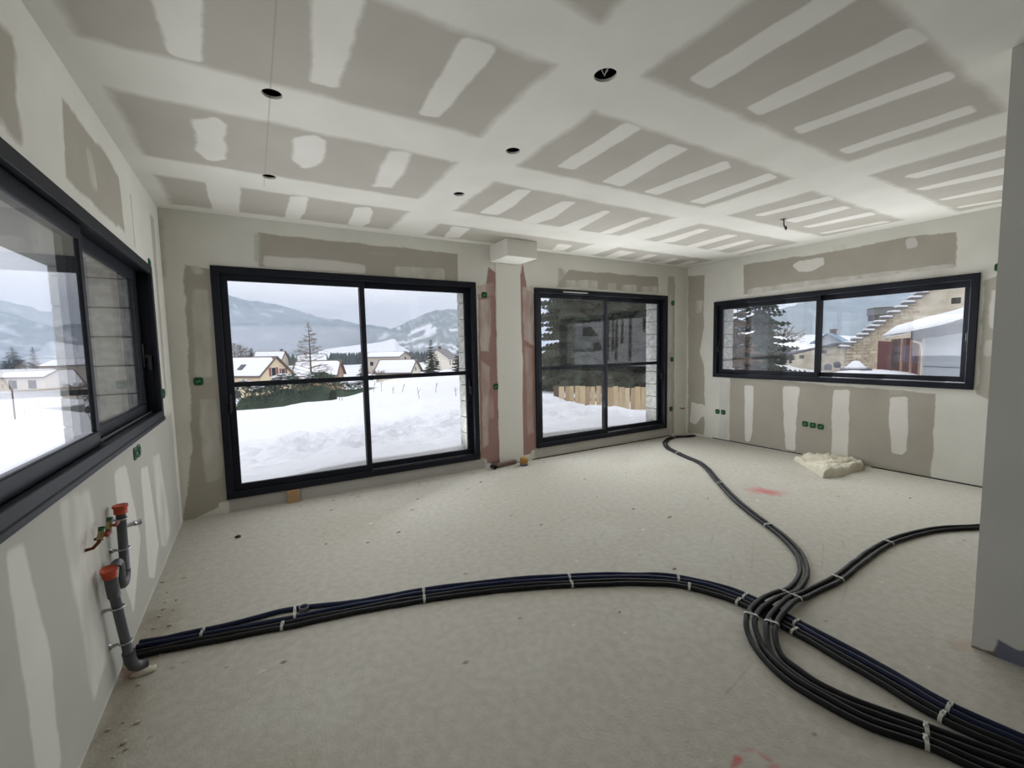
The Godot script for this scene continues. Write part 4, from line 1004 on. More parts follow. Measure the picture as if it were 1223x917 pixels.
# ---------------------------------------------------------------- behind the second glazed door
func garden_behind_double_door():
	var t := thing("board_fence", "fence of raw pale upright boards with gaps, half buried in snow", "fence", Vector3(6.020, -0.040, -2.761))
	var a: Vector3 = Vector3(6.075, 0.651, -2.793); var b: Vector3 = Vector3(8.048, 0.569, -1.624)
	var o := t.position
	var wood := []
	for k in 4:
		var m := mat("plank_%d" % k, Color.WHITE, 0.85)
		m.albedo_texture = noise_tex(128, 0.02, [Color(0.70, 0.61, 0.47), Color(0.78, 0.70, 0.57), Color(0.64, 0.55, 0.42), Color(0.73, 0.65, 0.51)][k], [Color(0.80, 0.71, 0.57), Color(0.86, 0.78, 0.64), Color(0.72, 0.62, 0.48), Color(0.82, 0.73, 0.58)][k], 70 + k)
		m.uv1_triplanar = true; m.uv1_scale = Vector3(6, 0.7, 6); wood.append(m)
	var dir := (b - a); dir.y = 0; var L := dir.length(); dir = dir.normalized()
	var x := 0.0; var i := 0
	while x < L:
		var w := rng.randf_range(0.085, 0.13)
		var top := lerpf(a.y, b.y, x / L) + rng.randf_range(-0.02, 0.015)
		var mb := MB.new(); mb.box(Vector3.ZERO, Vector3(w, 1.5, 0.022), 0.003)
		var pl := obj("plank", mb.done(), wood[i % 4] if i > 0 else mat("old_post", Color(0.36, 0.29, 0.25), 0.9), t)
		pl.position = a + dir * (x + w / 2) + Vector3(0, top - a.y - 0.75, 0) - o
		pl.rotation = Vector3(0, atan2(-dir.z, dir.x), rng.randf_range(-0.015, 0.015))
		x += w + (rng.randf_range(0.003, 0.007) if rng.randf() < 0.55 else rng.randf_range(0.010, 0.020)); i += 1
	var mb2 := MB.new(); var back := Vector3(dir.z, 0, -dir.x) * 0.03
	mb2.beam(a + Vector3(0, -0.28, 0) + back - o, b + Vector3(0, -0.28, 0) + back - o, 0.03, 0.07); mb2.beam(a + Vector3(0, -1.0, 0) + back - o, b + Vector3(0, -1.0, 0) + back - o, 0.03, 0.07)
	obj("rail", mb2.done(), wood[2], t)
	var gc := Color(0.215, 0.255, 0.20)
	var spots := [Vector3(9.533, -0.018, -6.166), Vector3(11.662, -0.204, -6.642), Vector3(11.059, -0.008, -4.687), Vector3(12.762, -0.457, -8.881)]
	for k in 4:
		var p: Vector3 = spots[k]; p.y = ground(p.x, p.z) - 0.2
		fir("spruce", p, [11.0, 13.0, 11.0, 12.0][k], [1.75, 2.1, 2.0, 2.4][k], gc, ["dark spruce at the left end of the board fence", "dark tall spruce behind the middle of the board fence", "dark spruce beside the block jamb", "dark spruce farther back between the others"][k], 80 + k, 0.012, 1.9, "")

# ---------------------------------------------------------------- behind the strip window
func yard_behind_strip_window():
	var sm := mat("stone_wall", Color.WHITE, 0.95)
	sm.albedo_texture = noise_tex(512, 0.02, Color(0.56, 0.50, 0.42), Color(0.82, 0.77, 0.68), 91); sm.uv1_triplanar = true; sm.uv1_world_triplanar = true; sm.uv1_scale = Vector3(0.5, 0.5, 0.5)
	var pm := mat("old_render", Color.WHITE, 0.95)
	pm.albedo_texture = noise_tex(512, 0.012, Color(0.68, 0.64, 0.56), Color(0.85, 0.82, 0.75), 92); pm.uv1_triplanar = true; pm.uv1_world_triplanar = true; pm.uv1_scale = Vector3(0.4, 0.4, 0.4)
	mat("blue_sheet", Color(0.42, 0.50, 0.56), 0.7); mat("slate", Color(0.36, 0.36, 0.39), 0.8); mat("maroon", Color(0.37, 0.14, 0.17), 0.65); mat("panel_grey", Color(0.68, 0.71, 0.74), 0.5); mat("fascia", Color(0.25, 0.28, 0.34), 0.6)
	# long rendered wall with a sloping slate coping
	var back := Vector3(0.8, 0.0, 0.35)
	var t := thing("garden_wall", "long beige rendered wall with a sloping dark coping", "wall", Vector3(16.590, 0.585, -3.234))
	var o := t.position
	var top: Array = [Vector3(21.65, 0.23, -8.37), Vector3(20.25, 0.80, -5.76), Vector3(19.32, 1.17, -4.01), Vector3(17.97, 1.38, -2.50)]
	var out := []
	for p in top: out.append(p - o)
	var foot: Array = [Vector3(17.82, 0.28, -2.25), Vector3(21.58, -1.03, -8.29)]
	for p in foot: out.append(p - o + Vector3(0, -0.8, 0))
	var mb := MB.new(); mb.prism(out, back * 0.4); obj("wall_body", mb.done(), pm, t)
	mb = MB.new()
	for i in 3: mb.beam(top[i] - o + back * 0.15, top[i + 1] - o + back * 0.15, 0.55, 0.09)
	obj("coping", mb.done(), M.slate, t)
	for k in 5:
		mb = MB.new(); mb.box(top[0].lerp(top[3], 0.18 + k * 0.18) - o + Vector3(-0.12, -0.14, -0.02), Vector3(0.16, 0.14, 0.12), 0.02); obj("corbel", mb.done(), M.slate, t)
	# stone gable with stepped, snow-covered slabs
	t = thing("stone_house", "old rubble stone gable with stepped snowy slabs and a tiny square window", "house", Vector3(18.683, 0.552, -1.417))
	o = t.position
	var g: Array = [Vector3(17.94, 1.27, -2.50), Vector3(18.18, 1.68, -2.05), Vector3(18.46, 2.11, -1.69), Vector3(18.78, 2.59, -1.20), Vector3(19.13, 3.04, -0.81), Vector3(19.54, 3.73, -0.16), Vector3(20.00, 4.34, 0.52), Vector3(20.87, 4.02, 1.29), Vector3(21.05, -0.20, 1.79), Vector3(18.95, -0.53, -0.81), Vector3(17.97, -0.31, -2.34)]
	out = []
	for p in g: out.append(p - o)
	mb = MB.new(); mb.prism(out, Vector3(3.2, 0, 1.2)); obj("gable_wall", mb.done(), pm, t)
	# single stones standing a little proud of the wall, in courses
	var ug: Vector3 = (g[8] - g[10]); ug.y = 0; ug = ug.normalized()
	var ng := Vector3(-ug.z, 0, ug.x); if ng.x > 0: ng = -ng
	var st := MB.new(); var rg := RandomNumberGenerator.new(); rg.seed = 17
	var poly := PackedVector2Array()
	for p in g: poly.append(Vector2((p - g[10]).dot(ug), p.y))
	var yy := 0.0
	while yy < 4.6:
		var ch := rg.randf_range(0.07, 0.13); var xx := 0.0
		while xx < 7.5:
			var cw := rg.randf_range(0.14, 0.36)
			var q := Vector2(xx + cw / 2, yy + ch / 2)
			var raw := q.x < 2.3 or q.y > 2.75 + 0.12 * noise.get_noise_1d(q.x * 20.0)
			if raw and Geometry2D.is_point_in_polygon(q, poly) and Geometry2D.is_point_in_polygon(q + Vector2(-cw * 0.5, ch * 0.5), poly) and rg.randf() < 0.94:
				var c: Vector3 = g[10] + ug * q.x; c.y = q.y
				var plane_d: float = (g[10] - c).dot(ng)
				st.xf = Transform3D(Basis(ug, Vector3.UP, -ug.cross(Vector3.UP) * -1.0), c + ng * (plane_d + 0.01) - o)
				st.box(Vector3.ZERO, Vector3(cw - 0.02, ch - 0.018, 0.05 + rg.randf() * 0.03), 0.012)
			xx += cw
		yy += ch
	stuff(obj("rubble_stones", st.done(), sm, t))
	for i in 17:
		var f := i / 16.0
		var k := f * 5.0; var k0 := mini(int(k), 4)
		var c: Vector3 = g[k0].lerp(g[k0 + 1], k - k0) - o
		mb = MB.new(); mb.xf = Transform3D(Basis(ug, Vector3.UP, ug.cross(Vector3.UP)), c); mb.box(Vector3(0.1, 0.0, 0.1), Vector3(0.28, 0.035, 0.35), 0.008)
		var sl := obj("verge_slab", mb.done(), M.slate, t)
		mb = MB.new(true); mb.xf = Transform3D(Basis(ug, Vector3.UP, ug.cross(Vector3.UP)), c); mb.box(Vector3(0.1, 0.058, 0.1), Vector3(0.26, 0.06, 0.36), 0.025)
		obj("slab_snow", mb.done(), M.snow, sl)
	var wc: Vector3 = Vector3(19.104, 2.639, 0.031)
	mb = MB.new(); mb.xf = Transform3D(Basis(ug, Vector3.UP, ug.cross(Vector3.UP)), wc - o); mb.box(Vector3.ZERO, Vector3(0.17, 0.18, 0.16), 0.01); obj("small_window", mb.done(), M.dark_void, t)
	# a dark dormer box behind the verge
	var dt := thing("dormer", "grey sheet-clad dormer box above the stone verge", "dormer", Vector3(20.595, 2.533, -2.225))
	mb = MB.new(); mb.xf = Transform3D(Basis(ug, Vector3.UP, ug.cross(Vector3.UP)), Vector3.ZERO); mb.box(Vector3(0, 0.0, 0), Vector3(0.85, 0.26, 0.8), 0.02); obj("cladding", mb.done(), mat("sheet_grey", Color(0.45, 0.47, 0.50), 0.6), dt)
	mb = MB.new(); mb.xf = Transform3D(Basis(ug, Vector3.UP, ug.cross(Vector3.UP)), Vector3.ZERO); mb.box(Vector3(-0.05, -0.22, 0), Vector3(0.7, 0.2, 0.7), 0.02); obj("base", mb.done(), M.slate, dt)
	mb = MB.new(); mb.xf = Transform3D(Basis(ug, Vector3.UP, ug.cross(Vector3.UP)), Vector3.ZERO); mb.box(Vector3(0, 0.15, 0), Vector3(0.95, 0.04, 0.9), 0.01); obj("lid", mb.done(), M.panel_grey, dt)
	# the shed: dark red front, grey panelled side, snowy roof
	t = thing("shed", "dark red boarded shed with grey panelled side and thick roof snow", "shed", Vector3(12.747, 0.595, 1.023))
	o = t.position
	var A: Vector3 = Vector3(13.484, 1.500, 0.439); var B: Vector3 = Vector3(12.770, 1.537, 1.181); var C: Vector3 = Vector3(10.397, 1.618, 2.803)
	var dn := Vector3(0, -1.6, 0)
	var inw := Vector3(2.2, 0, -0.9)
	mb = MB.new(); mb.prism([A - o, B - o, B - o + dn, A - o + dn], Vector3(1.2, 0, 0.2)); obj("front_wall", mb.done(), M.maroon, t)
	var fd := (B - A).normalized(); var fn := Vector3(fd.z, 0, -fd.x).normalized()
	if fn.x > 0: fn = -fn
	for k in 4:
		var f: float = [0.0, 0.36, 0.68, 0.97][k]
		mb = MB.new(); mb.beam(A.lerp(B, f) + fn * 0.02 - o, A.lerp(B, f) + fn * 0.02 + dn - o, 0.035, 0.03, fd); obj("batten", mb.done(), mat("batten_pale", Color(0.72, 0.58, 0.50), 0.8), t)
	for k in 3:
		mb = MB.new(); mb.beam(A.lerp(B, 0.18 + 0.32 * k) + fn * 0.012 - o, A.lerp(B, 0.18 + 0.32 * k) + fn * 0.012 + dn - o, 0.012, 0.02, fd); obj("batten", mb.done(), M.maroon, t)
	mb = MB.new(); mb.prism([A.lerp(B, 0.06) + Vector3(0, -0.16, 0) + fn * 0.015 - o, A.lerp(B, 0.93) + Vector3(0, -0.15, 0) + fn * 0.015 - o, A.lerp(B, 0.93) + Vector3(0, -0.54, 0) + fn * 0.015 - o, A.lerp(B, 0.06) + Vector3(0, -0.54, 0) + fn * 0.015 - o], -fn * 0.01)
	obj("pane", mb.done(), mat("shed_pane", Color(0.42, 0.36, 0.43), 0.12), t)
	var D0: Vector3 = Vector3(13.425, 1.469, 0.175); var D1: Vector3 = Vector3(13.195, 1.443, 0.508)
	mb = MB.new(); mb.prism([D0 - o, D1 - o, D1 - o + Vector3(0, -0.9, 0), D0 - o + Vector3(0, -0.75, 0)], Vector3(0.05, 0, 0.02)); obj("open_leaf", mb.done(), M.maroon, t)
	mb = MB.new(); mb.prism([B - o, C - o, C - o + dn, B - o + dn], Vector3(1.2, 0, -0.6)); obj("side_wall", mb.done(), M.panel_grey, t)
	var sd := (C - B).normalized(); var sn := Vector3(sd.z, 0, -sd.x).normalized()
	if sn.x > 0: sn = -sn
	mb = MB.new(); mb.beam(B + Vector3(0, -0.62, 0) + sn * 0.004 - o, C + Vector3(0, -0.62, 0) + sn * 0.004 - o, 0.012, 0.012); obj("panel_joint", mb.done(), M.fascia, t)
	mb = MB.new(); mb.beam(B + sd * 0.10 + sn * 0.01 - o, B + sd * 0.10 + sn * 0.01 + dn - o, 0.06, 0.05, sd); obj("corner_post", mb.done(), M.trim_white, t)
	mb = MB.new(); mb.beam(B + Vector3(0, 0.03, 0) + sn * 0.16 - sd * 0.05 - o, C + Vector3(0, 0.10, 0) + sn * 0.16 - o, 0.06, 0.19); obj("fascia_board", mb.done(), M.fascia, t)
	mb = MB.new(true)
	var gp := B + fn * 0.12 - fd * 0.08 + Vector3(0, -0.02, 0) - o
	mb.tube([gp + Vector3(0, 0.03, 0), gp + Vector3(0, -0.06, 0), gp + Vector3(0, -0.12, 0) + fd * 0.1 - fn * 0.08, gp + Vector3(0, -0.3, 0) + fd * 0.12 - fn * 0.1, gp + dn + fd * 0.12 - fn * 0.1], 0.03, 8); obj("downpipe", mb.done(), M.trim_white, t)
	# roof: snow slab over the sheets
	var r0: Vector3 = Vector3(13.516, 1.556, 0.221); var r1: Vector3 = Vector3(12.558, 1.663, 1.277); var r2: Vector3 = Vector3(10.171, 1.904, 2.876); var r3: Vector3 = Vector3(13.464, 2.219, 2.223); var r4: Vector3 = Vector3(15.205, 1.728, -0.199)
	mb = MB.new(); mb.prism([r0 - o, r1 - o, r4 - o], Vector3(0, 0.03, 0)); mb.prism([r1 - o, r2 - o, r4 - o], Vector3(0, 0.03, 0)); mb.prism([r2 - o, r3 - o, r4 - o], Vector3(0, 0.03, 0))
	var rs := obj("roof_sheet", mb.done(), M.fascia, t)
	mb = MB.new(true)
	var n := 12
	var gg := []
	for i in n + 1:
		var row := []
		for j in n + 1:
			var u := i / float(n); var v := j / float(n)
			var e0: Vector3 = r0.lerp(r1, u * 2.0) if u < 0.5 else r1.lerp(r2, (u - 0.5) * 2.0)
			var e1: Vector3 = r4.lerp(r3, u)
			var p := e0.lerp(e1, v)
			var ed := clampf(minf(minf(u, 1.0 - u) * 12.0, minf(v, 1.0 - v) * 9.0), 0.0, 1.0)
			p.y += 0.035 + 0.09 * ed + 0.02 * noise.get_noise_2d(p.x * 30.0, p.z * 30.0)
			row.append(p - o)
		gg.append(row)
	for i in n:
		for j in n: mb.quad(gg[i][j], gg[i + 1][j], gg[i + 1][j + 1], gg[i][j + 1])
	for i in n:   # the hanging snow lip
		var a0: Vector3 = gg[i][0]; var a1: Vector3 = gg[i + 1][0]
		mb.quad(a0 + Vector3(0, -0.05, 0), a1 + Vector3(0, -0.05, 0), a1, a0)
	obj("roof_snow", mb.done(), M.snow, rs)
	# snow-capped well head
	t = thing("well_head", "small round well head capped with a cone of snow", "well", Vector3(11.977, 0.857, 0.312))
	mb = MB.new(true); mb.lathe(Vector3(0, -0.15, 0), [Vector2(0.0, 0.34), Vector2(0.06, 0.33), Vector2(0.16, 0.22), Vector2(0.20, 0.2), Vector2(0.20, 0.17)], 16); obj("snow_cap", mb.done(), M.snow, t)
	mb = MB.new(true); mb.lathe(Vector3(0, -0.15, 0), [Vector2(0.0, 0.175), Vector2(0.28, 0.17), Vector2(0.28, 0.13), Vector2(0.2, 0.12), Vector2(0.2, -0.1)], 16); obj("stone_rim", mb.done(), M.slate, t)
	for k in 2:
		var p: Vector3 = [Vector3(11.458, 0.905, 0.002), Vector3(11.979, 0.931, -0.043)][k]
		mb = MB.new(true); mb.lathe(p, [Vector2(0, 0.09), Vector2(0.05, 0.08), Vector2(0.08, 0.03), Vector2(0.06, -0.05)], 9)
		tag(obj("stone", mb.done(), M.slate), ["dark stone poking from the snow left of the well head", "second dark stone poking from the snow by the wall"][k], "stone")
	# conifers at the left of the strip window
	fir("fir", Vector3(14.465, 0.267, -3.291), 4.4, 1.35, Color(0.23, 0.29, 0.25), "full dark green fir seen in the strip window", 95, 0.05, 1.5)
	fir("fir", Vector3(11.481, 0.164, -2.127), 2.5, 0.5, Color(0.40, 0.335, 0.27), "smaller rusty brown conifer in front of the green fir", 96, 0.06, 1.3, "", 0.3)
	bare_tree("bare_tree", Vector3(31.897, 0.178, -11.649), 2.2, 1.6, "grey leafless bush behind the long beige wall", 97, false)
	# grey low house beyond
	house("house", Vector3(25.615, -0.593, -10.617), 0.3, 7.0, 5.0, 1.6, 1.0, "low grey house half hidden by the rusty conifer", Color(0.62, 0.58, 0.56), {"roof": "slate", "windows": [[3, 0.0, 0.9, 0.8, 0.9]]})
	house("house", Vector3(71.108, 0.916, -25.894), 0.2, 3.2, 3.0, 0.6, 1.0, "far blue-roofed house past the end of the beige wall", Color(0.60, 0.62, 0.64), {"roof": "blue_sheet", "snow": 0.0, "chimneys": [[1.2, 0.0]]})
	# the street side, met only in the reflection on the second glazed door: a van and bare trunks on a snowy bank
	t = thing("van", "white van with dark windows parked on the snowy street", "van", Vector3(25.0, ground(25.0, 24.9), 24.9), 0.75)
	mb = MB.new(); mb.prism([Vector3(-2.4, 0.35, -0.95), Vector3(2.4, 0.35, -0.95), Vector3(2.4, 1.05, -0.95), Vector3(1.7, 1.2, -0.95), Vector3(1.0, 2.1, -0.95), Vector3(-2.4, 2.2, -0.95)], Vector3(0, 0, 1.9)); obj("body", mb.done(), mat("van_white", Color(0.86, 0.87, 0.88), 0.3), t)
	mb = MB.new(); mb.prism([Vector3(1.62, 1.25, -0.97), Vector3(0.98, 2.0, -0.97), Vector3(0.3, 2.0, -0.97), Vector3(0.3, 1.25, -0.97)], Vector3(0, 0, 1.94)); obj("side_glass", mb.done(), M.dark_glass, t)
	for x in [-1.5, 1.5]:
		for z in [-0.9, 0.9]:
			mb = MB.new(true); mb.tube([Vector3(x, 0.35, z - 0.1), Vector3(x, 0.35, z + 0.1)], 0.35, 14); obj("wheel", mb.done(), M.rubber, t)
	for k in 7:
		var p: Vector3 = [Vector3(21, 0, 17.1), Vector3(22.5, 0, 18.2), Vector3(21, 0, 16.3), Vector3(20.5, 0, 14.6), Vector3(24, 0, 18.8), Vector3(27, 0, 19.5), Vector3(23, 0, 15.4)][k]
		p.y = ground(p.x, p.z)
		mb = MB.new(true); mb.tube([p + Vector3(0, -0.8, 0), p + Vector3(0.1, 3.5, 0), p + Vector3(0.0, 8.0, 0.1)], [0.10, 0.085, 0.05], 8)
		tag(obj("tree_trunk", mb.done(), M.bark), "tall bare trunk on the snowy bank beside the street", "tree", "trunks on the street bank")

# ---------------------------------------------------------------- what the side window shows
func side_view():
	var p: Vector3 = Vector3(-40.265, -4.567, -114.210)
	house("long_building", p, -0.50, 22.0, 6.0, 2.6, 1.3, "long low building with a white roof and a row of brown shutters", Color(0.86, 0.82, 0.77), {"windows": [[0, -8.4, 1.3, 1.4, 1.5], [0, -4.8, 1.3, 1.4, 1.5], [0, -1.4, 1.3, 1.4, 1.5], [0, 2.0, 1.3, 1.4, 1.5], [0, 5.4, 1.3, 1.4, 1.5], [0, 8.8, 1.3, 1.4, 1.5]]})
	house("house", Vector3(-39.654, -4.386, -158.105), -0.45, 14.0, 9.0, 3.6, 1.6, "pale house beyond the right end of the long low building", Color(0.74, 0.70, 0.64), {"windows": [[0, -2.0, 2.0, 1.0, 1.2], [0, 2.0, 2.0, 1.0, 1.2]]})
	var dk := Color(0.235, 0.275, 0.26)
	fir("fir", Vector3(-55.850, -4.006, -167.673), 9.0, 4.6, dk, "broad dark conifer behind the long low building", 101)
	fir("fir", Vector3(-24.703, -3.387, -102.833), 9.0, 2.4, dk, "dark conifer beside the mullion of the side window", 102)
	fir("fir", Vector3(-59.637, -3.447, -193.238), 9.0, 2.4, dk, "slim far conifer behind the snowy roof", 103)
	var mb := MB.new(); var a: Vector3 = Vector3(-9.835, -1.887, -26.703)
	a.y = ground(a.x, a.z)
	mb.beam(a, a + Vector3(0, 2.0, 0), 0.05, 0.05); tag(obj("stake", mb.done(), M.twig), "thin stake standing in the snow below the long building", "stake")

# ---------------------------------------------------------------- small fixings
func socket(pos: Vector3, n: Vector3, label: String, group := ""):
	var t := thing("socket_box", label, "socket box", pos, 0.0, group)
	var u := Vector3.UP.cross(n)
	t.basis = Basis(u, Vector3.UP, n)
	var mb := MB.new(); var ring := []
	for k in 24:
		var a := TAU * k / 24.0
		var d := Vector2(cos(a), sin(a)); var q := pow(pow(absf(d.x), 5.0) + pow(absf(d.y), 5.0), -0.2)
		ring.append(Vector3(d.x * q * 0.036, d.y * q * 0.036, -0.002))
	mb.prism(ring, Vector3(0, 0, 0.008)); obj("cover", mb.done(), M.green_plastic, t)
	mb = MB.new(true); mb.tube([Vector3(0, 0, 0.006), Vector3(0, 0, 0.009)], 0.024, 18); obj("rim", mb.done(), M.green_dark, t)
	mb = MB.new(); mb.box(Vector3(0, 0.0, 0.0105), Vector3(0.036, 0.012, 0.004), 0.001); mb.box(Vector3(0.008, 0.014, 0.0105), Vector3(0.014, 0.005, 0.004), 0.001); mb.box(Vector3(-0.006, -0.014, 0.0105), Vector3(0.016, 0.005, 0.004), 0.001); obj("emblem", mb.done(), M.green_light, t)

func sockets_and_holes():
	mat("green_dark", Color(0.02, 0.19, 0.08), 0.5)
	var F := Vector3.BACK
	socket(Vector3(0.19, 1.23, 0), F, "green socket box on grey paper left of the first glazed door")
	socket(Vector3(3.05, 2.11, 0), F, "green socket box high on the pink board of the pier")
	socket(Vector3(3.18, 1.0, 0), F, "green socket box halfway down the pink board of the pier")
	socket(Vector3(6.40, 2.13, 0), F, "green socket box at head height beside the second glazed door")
	socket(Vector3(6.39, 1.24, 0), F, "middle green socket box of the column beside the second glazed door")
	socket(Vector3(6.38, 0.44, 0), F, "lowest green socket box of the column beside the second glazed door")
	var R := Vector3.LEFT
	socket(Vector3(W, 0.43, 0.575), R, "left green socket box of the pair near the far corner")
	socket(Vector3(W, 0.43, 0.670), R, "right green socket box of the pair near the far corner")
	socket(Vector3(W, 0.41, 1.825), R, "first green socket box of the row of three under the strip window")
	socket(Vector3(W, 0.405, 1.915), R, "middle green socket box of the row of three under the strip window")
	socket(Vector3(W, 0.40, 2.005), R, "last green socket box of the row of three under the strip window")
	socket(Vector3(W, 2.14, 3.47), R, "green socket box high up beside the partition edge")
	var L := Vector3.RIGHT
	socket(Vector3(0, 2.14, 0.57), L, "green socket box at the upper corner of the side window")
	socket(Vector3(0, 1.17, 0.52), L, "green socket box of the pair beside the side window, nearer the window")
	socket(Vector3(0, 1.17, 0.44), L, "green socket box of the pair beside the side window, nearer the corner")
	socket(Vector3(0, 0.905, 1.50), L, "green socket box of the pair below the side window, nearer the taps")
	socket(Vector3(0, 0.905, 1.41), L, "green socket box of the pair below the side window, nearer the corner")
	# cables in two of the ceiling holes
	var mb := MB.new(true)
	mb.tube([Vector3(2.06, 2.78, 3.17), Vector3(2.05, 2.71, 3.17), Vector3(2.06, 2.685, 3.175), Vector3(2.07, 2.72, 3.19)], 0.004, 6)
	mb.tube([Vector3(2.10, 2.78, 3.15), Vector3(2.09, 2.72, 3.16), Vector3(2.10, 2.78, 3.19)], 0.004, 6)
	tag(obj("cable", mb.done(), M.tie_white), "loop of pale cable inside the large ceiling hole", "cable")
	mb = MB.new(true)
	mb.tube([Vector3(5.28, 2.76, 2.26), Vector3(5.28, 2.64, 2.265), Vector3(5.31, 2.60, 2.27), Vector3(5.36, 2.62, 2.25), Vector3(5.37, 2.65, 2.24)], 0.006, 6)
	mb.tube([Vector3(5.275, 2.76, 2.26), Vector3(5.27, 2.65, 2.27), Vector3(5.24, 2.60, 2.30)], 0.006, 6)
	tag(obj("cable", mb.done(), M.rubber), "short dark cable ends hanging from the small ceiling hole", "cable")
	mb = MB.new(true); mb.tube([Vector3(6.60, 0.44, 0.0), Vector3(6.60, 0.43, 0.03), Vector3(6.63, 0.425, 0.05), Vector3(6.66, 0.435, 0.05)], 0.006, 6)
	mb.tube([Vector3(6.61, 0.43, 0.0), Vector3(6.62, 0.43, 0.03), Vector3(6.645, 0.44, 0.04)], 0.006, 6)
	tag(obj("wire_end", mb.done(), M.red_plastic), "two red wire ends sticking out of the wall in the far corner", "wire")

# ---------------------------------------------------------------- waste pipes and taps on the side wall
func plumbing():
	var X := 0.045
	var t := thing("waste_pipe", "lower grey waste pipe with orange cap and elbow on the floor", "pipe", Vector3(X, 0, 2.215))
	var mb := MB.new(true)
	mb.tube([Vector3(0.010, 0.075, 0), Vector3(0, 0.50, 0.118)], 0.0185, 18); obj("tube", mb.done(), M.grey_pvc, t)
	mb = MB.new(true); mb.tube([Vector3(0.001, 0.44, 0.101), Vector3(0, 0.545, 0.130)], 0.0225, 18); obj("sleeve", mb.done(), M.grey_pvc, t)
	mb = MB.new(true); mb.tube([Vector3(0.009, 0.13, 0.015), Vector3(0.010, 0.08, 0.0), Vector3(0.018, 0.048, -0.008), Vector3(0.036, 0.030, -0.018), Vector3(0.060, 0.025, -0.030)], [0.0235, 0.0235, 0.0235, 0.0235, 0.0225], 18); obj("elbow", mb.done(), M.grey_pvc, t)
	mb = MB.new(true); mb.tube([Vector3(0, 0.54, 0.129), Vector3(0, 0.568, 0.137)], 0.025, 18); mb.tube([Vector3(0, 0.566, 0.136), Vector3(0, 0.577, 0.139)], 0.029, 18); obj("cap", mb.done(), M.orange_cap, t)
	for y in [0.19, 0.38]: clip(t, Vector3(0.010 - 0.023 * (y - 0.075), y, (y - 0.075) * 0.277), X + 0.008)
	t = thing("waste_pipe", "upper grey waste pipe with orange cap and hooked trap bend", "pipe", Vector3(X, 0.0, 2.045))
	mb = MB.new(true); mb.tube([Vector3(0, 0.46, 0.07), Vector3(0, 0.74, 0.055)], 0.0185, 18); obj("tube", mb.done(), M.grey_pvc, t)
	mb = MB.new(true)
	var bend := []
	for k in 13:
		var a := PI * k / 12.0
		bend.append(Vector3(0.0, 0.47 - 0.045 * sin(a), 0.07 + 0.045 * (1.0 - cos(a))))
	bend.append(Vector3(0.0, 0.52, 0.16))
	for k in 7:
		var a := PI * 0.75 * k / 6.0
		bend.append(Vector3(0.0, 0.52 + 0.03 * sin(a), 0.16 + 0.03 * (1.0 - cos(a))))
	mb.tube(bend, 0.0205, 16); obj("trap_bend", mb.done(), M.grey_pvc, t)
	mb = MB.new(true); mb.tube([Vector3(0.0, 0.55, 0.20), Vector3(0.0, 0.505, 0.245)], 0.013, 12); obj("branch", mb.done(), M.grey_light, t)
	mb = MB.new(true); mb.tube([Vector3(0, 0.735, 0.055), Vector3(0, 0.765, 0.053)], 0.025, 18); mb.tube([Vector3(0, 0.763, 0.053), Vector3(0, 0.775, 0.053)], 0.029, 18); obj("cap", mb.done(), M.orange_cap, t)
	for y in [0.57, 0.71]: clip(t, Vector3(0, y, 0.07 - (y - 0.46) * 0.054), X)
	mb = MB.new(true); mb.tube([Vector3(0.0, 0.67, 0.055), Vector3(0.05, 0.67, 0.025)], 0.010, 12); mb.tube([Vector3(0.04, 0.67, 0.031), Vector3(0.062, 0.67, 0.018)], 0.013, 12); obj("screw_stub", mb.done(), M.steel, t)
	# two wall valves
	for k in 2:
		var z: float = [2.41, 2.29][k]; var y: float = [0.735, 0.735][k]
		t = thing("tap", ["brass stop valve with a red lever, nearer the camera", "brass stop valve with a red lever, half behind the upper pipe"][k], "tap", Vector3(0, y, z))
		t.scale = Vector3(0.8, 0.7, 0.7)
		mb = MB.new(true); mb.tube([Vector3(0.0, -0.05, 0.03), Vector3(0.03, -0.045, 0.03), Vector3(0.05, -0.02, 0.02), Vector3(0.055, 0.0, 0.0)], 0.009, 10); obj("stub", mb.done(), M.copper, t)
		mb = MB.new(true); mb.tube([Vector3(0.055, -0.012, 0.008), Vector3(0.055, 0.0, 0), Vector3(0.055, 0.03, -0.02)], [0.014, 0.017, 0.012], 10); obj("valve_body", mb.done(), M.brass, t)
		mb = MB.new(); mb.box(Vector3(0.085, 0.012, -0.01), Vector3(0.018, 0.014, 0.075), 0.004); mb.box(Vector3(0.07, 0.008, -0.01), Vector3(0.02, 0.01, 0.014), 0.002); obj("lever", mb.done(), M.red_plastic, t)
		mb = MB.new(true); mb.tube([Vector3(0.055, 0.028, -0.02), Vector3(0.055, 0.05, -0.034)], 0.014, 10); obj("cap", mb.done(), M.green_plastic, t)

func clip(t: Node3D, at: Vector3, x: float):
	var mb := MB.new(true)
	var ring := []
	for k in 19: ring.append(at + Vector3(cos(TAU * k / 18.0), 0, sin(TAU * k / 18.0)) * 0.0245)
	mb.tube(ring, 0.004, 6, false)
	mb.tube([at + Vector3(-0.024, 0, 0.004), at + Vector3(-x, 0, 0.012)], [0.005, 0.012], 8)
	obj("pipe_clip", mb.done(), M.steel, t)

